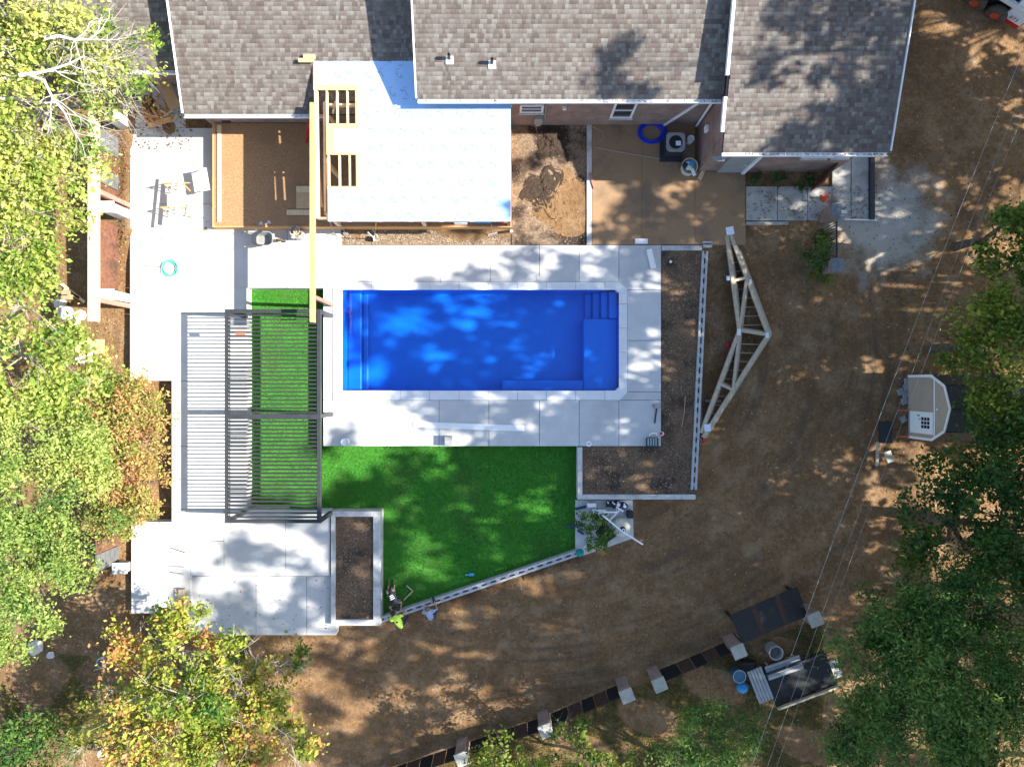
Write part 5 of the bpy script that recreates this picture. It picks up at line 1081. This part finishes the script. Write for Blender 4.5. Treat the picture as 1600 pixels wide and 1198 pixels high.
# ------------------------------------------------------------------ trees
def crown(name, lobes, leaf, m, parent, dens=1.0, seed=0, clump=.45, flat=.75, aspect=1.5, tone=0, origin=(0,0,0), wind=None):
    """lobes: (center, (rx,ry,rz)). Leaves gathered in twig clumps spread through the outer volume of each lobe."""
    r = np.random.default_rng(seed); PC = []; T = []
    for (c, rad) in lobes:
        rad = np.array(rad); A = math.pi*rad[0]*rad[1]; nl = int(dens*3.0*A/(leaf*leaf*.62)); per = 34; nc = max(4, nl//per)
        d = r.normal(size=(nc,3)); d /= np.linalg.norm(d,axis=1)[:,None]; d[:,2] = np.where(r.random(nc) < .75, np.abs(d[:,2]), d[:,2])
        rr = r.uniform(.35,1.0,nc)**.42; cc = np.array(c)+d*rr[:,None]*rad*(1+.16*np.sin(d[:,:1]*5+d[:,1:2]*4+seed))
        nb = max(min(nc,10), nc//9); own = r.integers(0, nb, nc); bc = cc[:nb][own]; cc = bc+r.normal(size=(nc,3))*rad*np.array([.17,.17,.11]); d = d[:nb][own]
        off = r.normal(size=(nc,per,3))*np.array([clump,clump,clump*.55])*r.uniform(.5,1.15,(nc,1,1))*.62
        pts = cc[:,None]+off; keep = r.random((nc,per)) < .95
        tn = np.clip(r.normal(0,.13,nb)[own][:,None]+r.normal(.42,.13,(nc,1))+r.normal(0,.11)+r.normal(0,.16,(nc,per))+tone+.12*d[:,2:3],0,1)
        PC.append(pts[keep]); T.append(tn[keep])
    Pp = np.concatenate(PC); T = np.concatenate(T); n = len(Pp)
    nm = r.normal(size=(n,3))*.55; nm[:,2] += flat; nm /= np.linalg.norm(nm,axis=1)[:,None]
    u = np.cross(nm, r.normal(size=(n,3))); u /= np.linalg.norm(u,axis=1)[:,None]; v = np.cross(nm,u)
    s = leaf*(r.uniform(.5,1.1,n)+.5*(r.random(n)<.15))[:,None]; a = u*s*.5*aspect; b_ = v*s*.5/aspect*1.25
    bend = nm*s*.12
    Vv = np.stack([Pp-a, Pp-b_+bend-a*.1, Pp+a, Pp+b_+bend-a*.1],1).reshape(-1,3)
    return npmesh(name, Vv, np.arange(4*n).reshape(-1,4), m, parent, lv=T, origin=origin)
def limbs(parent, base, lobes, r0, m, seed=0, fork=.45, twigs=5, over=0.0, name='trunk'):
    R_ = random.Random(seed); b = MB(); base = Vector(base); cen = sum((Vector(c) for c,_ in lobes), Vector())/len(lobes)
    fk = base+(cen-base)*fork; fk = Vector((base.x+(fk.x-base.x)*.5, base.y+(fk.y-base.y)*.5, fk.z))
    b.tube([base, base+(fk-base)*.5+Vector((R_.uniform(-.1,.1),R_.uniform(-.1,.1),0)), fk],[r0*1.25,r0,r0*.85],10)
    for c, rad in lobes:
        c = Vector(c); mid = fk+(c-fk)*.5+Vector((R_.uniform(-.3,.3),R_.uniform(-.3,.3),R_.uniform(.1,.5)))
        b.tube([fk,mid,c],[r0*.6,r0*.4,r0*.2],7)
        for k in range(twigs):
            d = Vector((R_.gauss(0,1),R_.gauss(0,1),abs(R_.gauss(0,.8)))).normalized(); e_ = c+Vector((d.x*rad[0],d.y*rad[1],d.z*rad[2]))*(.9+over); s_ = mid+(c-mid)*R_.uniform(.3,1); m2 = s_+(e_-s_)*.5+Vector((R_.uniform(-.2,.2),R_.uniform(-.2,.2),.1))
            b.tube([s_,m2,e_],[r0*.16,r0*.1,r0*.035],5)
            for q_ in range(3):
                d2 = (d+Vector((R_.gauss(0,.6),R_.gauss(0,.6),R_.gauss(0,.4)))).normalized(); t_ = m2+(e_-m2)*R_.uniform(.1,.8); b.tube([t_,t_+d2*R_.uniform(.4,.9)],[r0*.06,r0*.02],4)
    return b.build(name, m, parent)
def tree(name, base, L, leaf, m, label, cat='tree', group=None, dens=1.0, seed=0, r0=.16, bark='barkd', over=0., clump=.45, aspect=1.5, tone=0, twigs=5, flat=.75):
    lobes = []
    for (px,py,z,rp,*f) in L:
        c = P(px,py,z); k = (H-z)/F; rz = f[0] if f else .75; lobes.append((tuple(c),(rp*k,rp*k,rp*k*rz)))
    e = empty(name, base, label, cat, group)
    crown('crown', lobes, leaf, m, e, dens, seed, clump, flat, aspect, tone, origin=base); limbs(e, base, lobes, r0, M[bark], seed, twigs=twigs, over=over); return e
tree('maple_tree',(-20.5,9.0,-.35),[(25,40,6.2,90),(110,40,6,75),(170,95,5.4,62),(50,130,6,90),(205,100,4.6,38),(60,230,5,85),(110,270,4.4,52),(20,300,5,80),(175,150,4.6,40)],.12,L_maple,'yellow green maple with bare grey branches at the upper left',group='left side trees',seed=1,r0=.22,bark='bark',over=.25,tone=.12,twigs=16,dens=.8)
# bare pale boughs over the top of the first maple
mt = [o for o in COL.objects if o.name.startswith('maple_tree')][0]; bb = MB(); RB = random.Random(4)
def bough(p, d, L_, r_, dep):
    pts = [p]; rr = [r_]
    for i in range(4):
        d = (d+Vector((RB.gauss(0,.26),RB.gauss(0,.26),RB.gauss(-.03,.08)))).normalized(); p = p+d*L_/4; pts.append(p); rr.append(r_*(1-.17*(i+1)))
        if dep and i > 0:
            for s2 in (-1,1):
                if RB.random() < .8:
                    d2 = (Matrix.Rotation(s2*RB.uniform(.4,.95),3,'Z')@d); bough(p, d2, L_*RB.uniform(.45,.65), rr[-1]*.55, dep-1)
    bb.tube(pts, rr, 5)
for (px,py,z,an,L_) in ((-50,130,6.8,.06,3.3),(-40,125,7.0,.8,2.6),(-40,140,6.8,-.5,2.4),(30,118,7.2,.55,2.0),(40,115,7.2,-.25,2.3),(70,60,7.0,.2,1.8)): bough(P(px,py,z), Vector((math.cos(an),math.sin(an),-.12)), L_, .06, 3)
bb.build('bare_boughs', mat('sun bleached bark', (.42,.38,.34), (.56,.52,.47), 9, .9), mt)
tree('maple_tree',(-20.5,1.5,-.35),[(30,390,5,80),(70,360,4.4,62),(45,480,4.8,75),(40,560,4.6,75),(105,570,3.8,55),(20,630,4.5,70),(135,600,2.6,30)],.12,L_maple,'yellow green maple at the middle of the left edge',group='left side trees',seed=2,r0=.2,bark='bark',tone=.06,twigs=6,over=.05,dens=.85)
tree('locust_tree',(-19.5,-6,-.35),[(50,690,4.6,75),(110,740,4,60),(30,780,5,80),(100,820,4.2,65),(40,880,4.6,70),(70,930,4,50),(20,970,4,55),(120,690,3.2,40)],.085,L_locust,'feathery light green tree at the lower left edge',group='left side trees',seed=3,r0=.18,tone=.1,aspect=1.5,dens=1.0,clump=.34)
for k,(px,py,rp,tn,l_) in enumerate(((215,620,42,.0,'olive red shrub at the top of the patio shrub row'),(165,650,45,-.12,'yellow green shrub on the left of the patio shrub row'),(225,690,42,.05,'reddish shrub in the middle of the patio shrub row'),(150,720,50,-.1,'yellow green shrub on the lower left of the patio shrub row'),(215,760,48,.1,'orange red shrub touching the patio edge'),(185,800,45,-.02,'yellow orange shrub at the bottom of the patio shrub row'))):
    b0 = P(px,py,-.3); z = 1.3
    tree('autumn_shrub',(b0.x*.96,b0.y*.96,-.35),[(px,py,z,rp,.8),(px+12,py+14,z-.3,rp*.7,.8),(px-14,py-8,z-.1,rp*.7,.8)],.085,L_red,l_,'shrub','shrubs along the patio',seed=20+k,r0=.05,tone=tn,clump=.3,twigs=5,dens=.8,over=.15)
tree('maple_tree',(-11.6,-11.6,-.66),[(215,1010,3.6,42),(285,1005,4,55),(350,1030,4.2,55),(420,1060,3.8,48),(240,1090,4.4,60),(320,1100,4.8,70),(180,1110,3.6,45),(400,1130,4.4,60),(280,1170,4.4,70),(460,1150,3.2,40),(380,1190,4,55),(225,1160,4,50),(455,1030,2.8,25)],.115,L_autumn,'autumn maple with orange tipped leaves at the bottom left',seed=4,r0=.2,bark='bark',over=.3,tone=.08,twigs=9,clump=.34,dens=.95)
tree('dark_shrub',P(40,1180,-.66),[(30,1160,1.4,50),(80,1175,1.2,42)],.11,L_dark,'dark green shrub in the bottom left corner','shrub',seed=5,r0=.07)
tree('bare_bush',P(130,1165,-.66),[(132,1165,1.6,26)],.09,L_autumn,'nearly bare bush at the bottom left','shrub',seed=6,r0=.06,bark='bark',over=.35,dens=.25,twigs=14)
tree('small_tree',P(800,1190,-.66),[(790,1170,2.6,34),(830,1190,2.2,30),(745,1195,2,30)],.10,L_mid,'small pale leafed tree at the bottom centre',group='small trees by the south fence',seed=7,r0=.07,dens=.55,tone=.2,over=.2,clump=.3)
tree('small_tree',P(925,1180,-.66),[(890,1140,2.4,28),(905,1180,2.8,38),(950,1185,2.4,34)],.10,L_mid,'small sparse tree with bare twigs right of the bottom centre',group='small trees by the south fence',seed=8,r0=.07,dens=.5,tone=.12,over=.3,clump=.3)
tree('feathery_tree',P(1090,1190,-.66),[(1090,1150,2.8,55),(1140,1165,3,48),(1050,1180,2.6,45)],.075,L_cyp,'soft feathery green tree at the bottom right of the fence',seed=9,r0=.1,aspect=1.8,tone=.2,dens=.7,clump=.35)
tree('cypress_tree',(17.5,-11,-.66),[(1390,960,4.6,65,.6),(1470,960,5.2,75,.6),(1560,940,5.6,70,.6),(1380,1060,4.8,70,.6),(1470,1070,5.8,95,.6),(1570,1060,6,80,.6),(1350,1140,4.4,60,.6),(1450,1160,5.4,85,.6),(1560,1160,6,90,.6),(1330,1190,4,50,.6)],.085,L_cyp,'broad feathery green evergreen filling the lower right corner',seed=10,r0=.22,aspect=2.0,tone=.08,twigs=6,dens=1.15,clump=.42)
tree('leafy_tree',(17.2,-5.5,-.5),[(1470,820,4,55),(1530,790,4.6,65),(1590,840,5,65),(1480,750,3.4,50),(1570,720,4,60),(1440,860,3.4,35),(1540,880,4,50)],.115,L_dark,'dark green tree on the right below the shed',group='right side trees',seed=11,r0=.2)
tree('leafy_tree',(17.4,1.4,-.4),[(1540,500,5,50),(1580,560,5.4,60),(1520,550,4.6,45),(1555,610,4.4,45),(1595,480,5,45)],.11,L_mid,'yellow green tree on the right above the shed',group='right side trees',seed=12,r0=.18,tone=.1)
tree('leafy_tree',(18.2,5.6,-.4),[(1555,370,4.8,45),(1595,350,5,50),(1590,410,4.6,45)],.14,L_mid,'bright green tree at the right edge near the drive',group='right side trees',seed=13,r0=.16,tone=0)
tree('leafy_tree',(20.5,-1.2,-.4),[(1560,650,4,50),(1600,690,4.5,60),(1530,690,3.2,32)],.115,L_dark,'dark tree behind the shed roof',group='right side trees',seed=14,r0=.18)
for k,(px,py,rp,z,l_) in enumerate(((1283,370,13,.1,'small green bush against the iron gate, upper one'),(1270,398,22,.2,'large dark bush left of the iron gate'),(1284,432,16,-.2,'low yellow green bush below the lower gate pillar'),(1180,281,10,.1,'dark plant in the bed under the right house wall, leftmost'),(1215,282,10,.1,'dark plant in the bed under the right house wall, middle'),(1258,283,11,.1,'dark plant in the bed under the right house wall, rightmost'),(935,828,22,.2,'bushy green plant on the pump pad'),(916,811,12,.1,'round green clump at the lawn side of the pump pad'),(932,850,16,-.1,'yellow tipped green plant below the pump pad bush'),(240,616,12,.3,'spiky pale plant at the top of the shrubs'))):
    tree('bush',(P(px,py,0).x,P(px,py,0).y,-.5 if k < 3 or k > 5 else -.05),[(px,py,z,rp,.8)],.075,L_dark if k in (1,3,4,5,6,7) else L_mid,l_,'bush',seed=40+k,r0=.025,clump=.18,twigs=4,dens=1.1,tone=.15 if k in (2,8,9) else 0)
# tall shade trees east of the yard (outside the picture; their crowns dapple the yard)
def shade_lobes(seed, h, rc, nl):
    R_ = random.Random(seed); out = []
    while len(out) < nl:
        x, y, z = (R_.uniform(-1,1) for _ in range(3))
        if x*x+y*y+z*z > 1: continue
        s_ = R_.uniform(.85,1.45); out.append(((x*rc,y*rc,h-1.6+z*6.6),(s_,s_,s_*.75)))
    return out
protos = []
for k in range(3):
    lb = shade_lobes(70+k, 13.0, 4.4, 56); e = empty('shade_tree',(0,0,0),'x','tree','tall shade trees east of the yard')
    cr = crown('crown', lb, .22, L_dark, e, .215, 70+k, .36); tk = limbs(e,(0,0,0),lb,.11,M['barkd'],k,.6,1); protos.append((e,cr,tk))
spots = [(24.0,-15.5,1,0),(23.6,-8.5,.98,1),(25.4,-2.2,1.05,2),(24.2,4.2,1.02,0),(25.5,10.4,1.0,1),(24.5,16.5,.98,2),(31.5,3,1.15,1),(31,9,1.1,2),(31,15,1.1,0),(32,-10.5,1.15,2),(26.4,1.9,1.36,0),(24.6,-2.6,1.38,1),(24.5,-6.8,1.45,2),(23.5,-12,1.6,0),(27,11.5,1.2,1)]
names = ['front row of the east shade trees, %s from the south' % s for s in ('first','second','third','fourth','fifth','sixth')]+['back row of the east shade trees, %s' % s for s in ('second from south','third from south','northernmost','southernmost')]+['tallest row of the east shade trees, %s' % s for s in ('second from north','third from north','fourth from north','southernmost','northernmost')]
used = set()
for i,(x,y,sc,pk) in enumerate(spots):
    e0, c0, t0 = protos[pk]
    if pk in used:
        e = e0.copy(); COL.objects.link(e)
        for ch in (c0,t0): cc = ch.copy(); COL.objects.link(cc); cc.parent = e
    else: e = e0; used.add(pk)
    e.location = (x,y,-.7); e.rotation_euler = (0,0,i*1.7); e.scale = (sc,)*3; e['label'] = 'tall leafy tree, '+names[i]
# ------------------------------------------------------------------ litter: stones, clods, leaves
def scatter(name, n, region, zf, smin, smax, m, label, cat, seed, flat=.6, lvr=None, leafy=False):
    r = np.random.default_rng(seed); X = r.uniform(region[0],region[1],n); Y = r.uniform(region[2],region[3],n); ok = zf(X,Y)
    X, Y = X[ok[0]], Y[ok[0]]; Z = ok[1][ok[0]]; n = len(X); s = smin*(smax/smin)**r.random(n)
    th = r.uniform(0,6.28,n); 
    if leafy:
        u = np.stack([np.cos(th),np.sin(th),r.uniform(-.4,.4,n)],1)*s[:,None]; v = np.stack([-np.sin(th),np.cos(th),r.uniform(-.4,.4,n)],1)*s[:,None]*.6; c = np.stack([X,Y,Z+.012+s*.3],1)
        Vv = np.stack([c-u,c-v,c+u,c+v],1).reshape(-1,3); Fq = np.arange(4*n).reshape(-1,4); lv = r.random(n)
        return prop(npmesh(name,Vv,Fq,m,lv=lv),label,cat,kind='stuff')
    dirs = [(1,0,-.1),(0,1,-.1),(-1,0,-.1),(0,-1,-.1)]; c = np.stack([X,Y,Z],1); vs = []
    for k,(a,b_,z_) in enumerate(dirs):
        q_ = r.uniform(.6,1.2,n)*s; vs.append(c+np.stack([(a*np.cos(th)-b_*np.sin(th))*q_,(a*np.sin(th)+b_*np.cos(th))*q_,np.full(n,-.005)],1))
    vs.append(c+np.stack([r.uniform(-.3,.3,n)*s,r.uniform(-.3,.3,n)*s,s*flat*r.uniform(.5,1.1,n)],1))
    Vv = np.stack(vs,1).reshape(-1,3); b5 = np.arange(n)[:,None]*5; Fq = np.concatenate([b5+np.array([[a,(a+1)%4,4]]) for a in range(4)]); lv = np.tile(r.random(n),4)
    return prop(npmesh(name,Vv,Fq,m,lv=lv),label,cat,kind='stuff')
xsg, ysg = xs, ys
def groundz(X,Y):
    ix = np.clip(np.searchsorted(xsg,X)-1,0,nx-2); iy = np.clip(np.searchsorted(ysg,Y)-1,0,ny-2)
    fx = (X-xsg[ix])/(xsg[ix+1]-xsg[ix]); fy = (Y-ysg[iy])/(ysg[iy+1]-ysg[iy])
    return gz[iy,ix]*(1-fx)*(1-fy)+gz[iy,ix+1]*fx*(1-fy)+gz[iy+1,ix]*(1-fx)*fy+gz[iy+1,ix+1]*fx*fy
M['stonelv'] = mat('loose stones', (1,1,1), None, attr=[(0,(.06,.042,.03)),(.5,(.17,.12,.078)),(.9,(.32,.25,.17)),(1,(.5,.45,.38))], rough=1)
M['leaflv'] = mat('fallen leaves', (1,1,1), None, attr=[(0,(.08,.045,.02)),(.5,(.2,.11,.05)),(.85,(.33,.2,.08)),(1,(.3,.27,.06))], rough=.8)
def onground(X,Y): z = groundz(X,Y); return (z > -.9)&~((X > -11.1)&(X < 5.6)&(Y > -2.5)&(Y < 5.3)), z
scatter('loose_stones',60000,(-21,21,-16,16),onground,.008,.045,M['stonelv'],'small stones and clods scattered over the dirt','stones',1)
def inrect(a,b_,c_,d_,z):
    p, q = P(a,b_,z), P(c_,d_,z)
    return (p.x,q.x,q.y,p.y), (lambda X,Y: (np.ones(len(X),bool), np.full(len(X),z)))
for k,(rc,nn,mn,mx,l_) in enumerate((((535,355,798,382,-.08),9000,.015,.045,'brown and cream gravel in front of the timber floor'),((1034,392,1096,697,-.06),5000,.008,.03,'pebbles in the long arm of the corner planter'),((911,698,1086,771,-.065),5000,.008,.03,'pebbles in the short arm of the corner planter'),((524,808,582,967,-.02),3500,.008,.03,'pebbles in the narrow planter'),((800,192,916,382,-.035),2500,.008,.03,'stones in the courtyard soil'))):
    reg, zf = inrect(*rc); scatter('gravel_stones',nn,reg,zf,mn,mx,M['stonelv'],l_,'gravel',50+k)
reg, zf = inrect(206,125,300,235,.0); scatter('fallen_leaves',260,reg,zf,.03,.07,M['leaflv'],'brown leaves fallen on the upper patio corner','leaves',60,leafy=True)
reg, zf = inrect(296,902,515,990,-.14); scatter('fallen_leaves',160,reg,zf,.015,.04,M['leaflv'],'brown leaves fallen on the lower patio step','leaves',61,leafy=True)
reg, zf = inrect(1168,292,1365,345,.0); scatter('fallen_leaves',400,reg,zf,.02,.05,M['leaflv'],'brown leaves fallen on the drive slab','leaves',62,leafy=True)
scatter('fallen_leaves',9000,(-21,21,-16,16),onground,.025,.06,M['leaflv'],'dry leaves lying over the bare dirt yard','leaves',63,leafy=True)
def westg(X,Y): z = groundz(X,Y); return (X < -15.7)|((Y < -9.5)&(X < -9)), z
scatter('fallen_leaves',14000,(-22,-8,-16,10),westg,.025,.06,M['leaflv'],'thick leaf litter under the left trees','leaves',64,leafy=True)
# rough grass tufts beyond the south fence
def southg(X,Y): z = groundz(X,Y); yl = pc[0].y+(X-pc[0].x)*(pc[3].y-pc[0].y)/(pc[3].x-pc[0].x); return (Y < yl-.35)&(np.sin(X*1.3+Y*2)+np.sin(X*.7-Y*1.4) > -.7)|((X < -14.5)&(Y < -11.2)&(np.sin(X*2)+np.sin(Y*1.7) > 0)), z
r = np.random.default_rng(5); n = 260000; X = r.uniform(-21,13,n); Y = r.uniform(-17,-8,n); k_, z_ = southg(X,Y); X, Y, Z = X[k_], Y[k_], z_[k_]; n = len(X)
th = r.uniform(0,6.28,n); wd = r.uniform(.006,.014,n); hh = r.uniform(.04,.16,n); ph = r.uniform(0,6.28,n); le = hh*r.uniform(.3,.9,n)
Vb = np.stack([np.stack([X-np.cos(th)*wd,Y-np.sin(th)*wd,Z-.01],1),np.stack([X+np.cos(th)*wd,Y+np.sin(th)*wd,Z-.01],1),np.stack([X+np.cos(ph)*le,Y+np.sin(ph)*le,Z+hh],1)],1).reshape(-1,3)
prop(npmesh('rough_grass',Vb,np.arange(3*n).reshape(-1,3),L_mid,lv=np.clip(r.normal(.4,.2,n),0,1)),'rough green grass beyond the south fence','grass',kind='stuff')
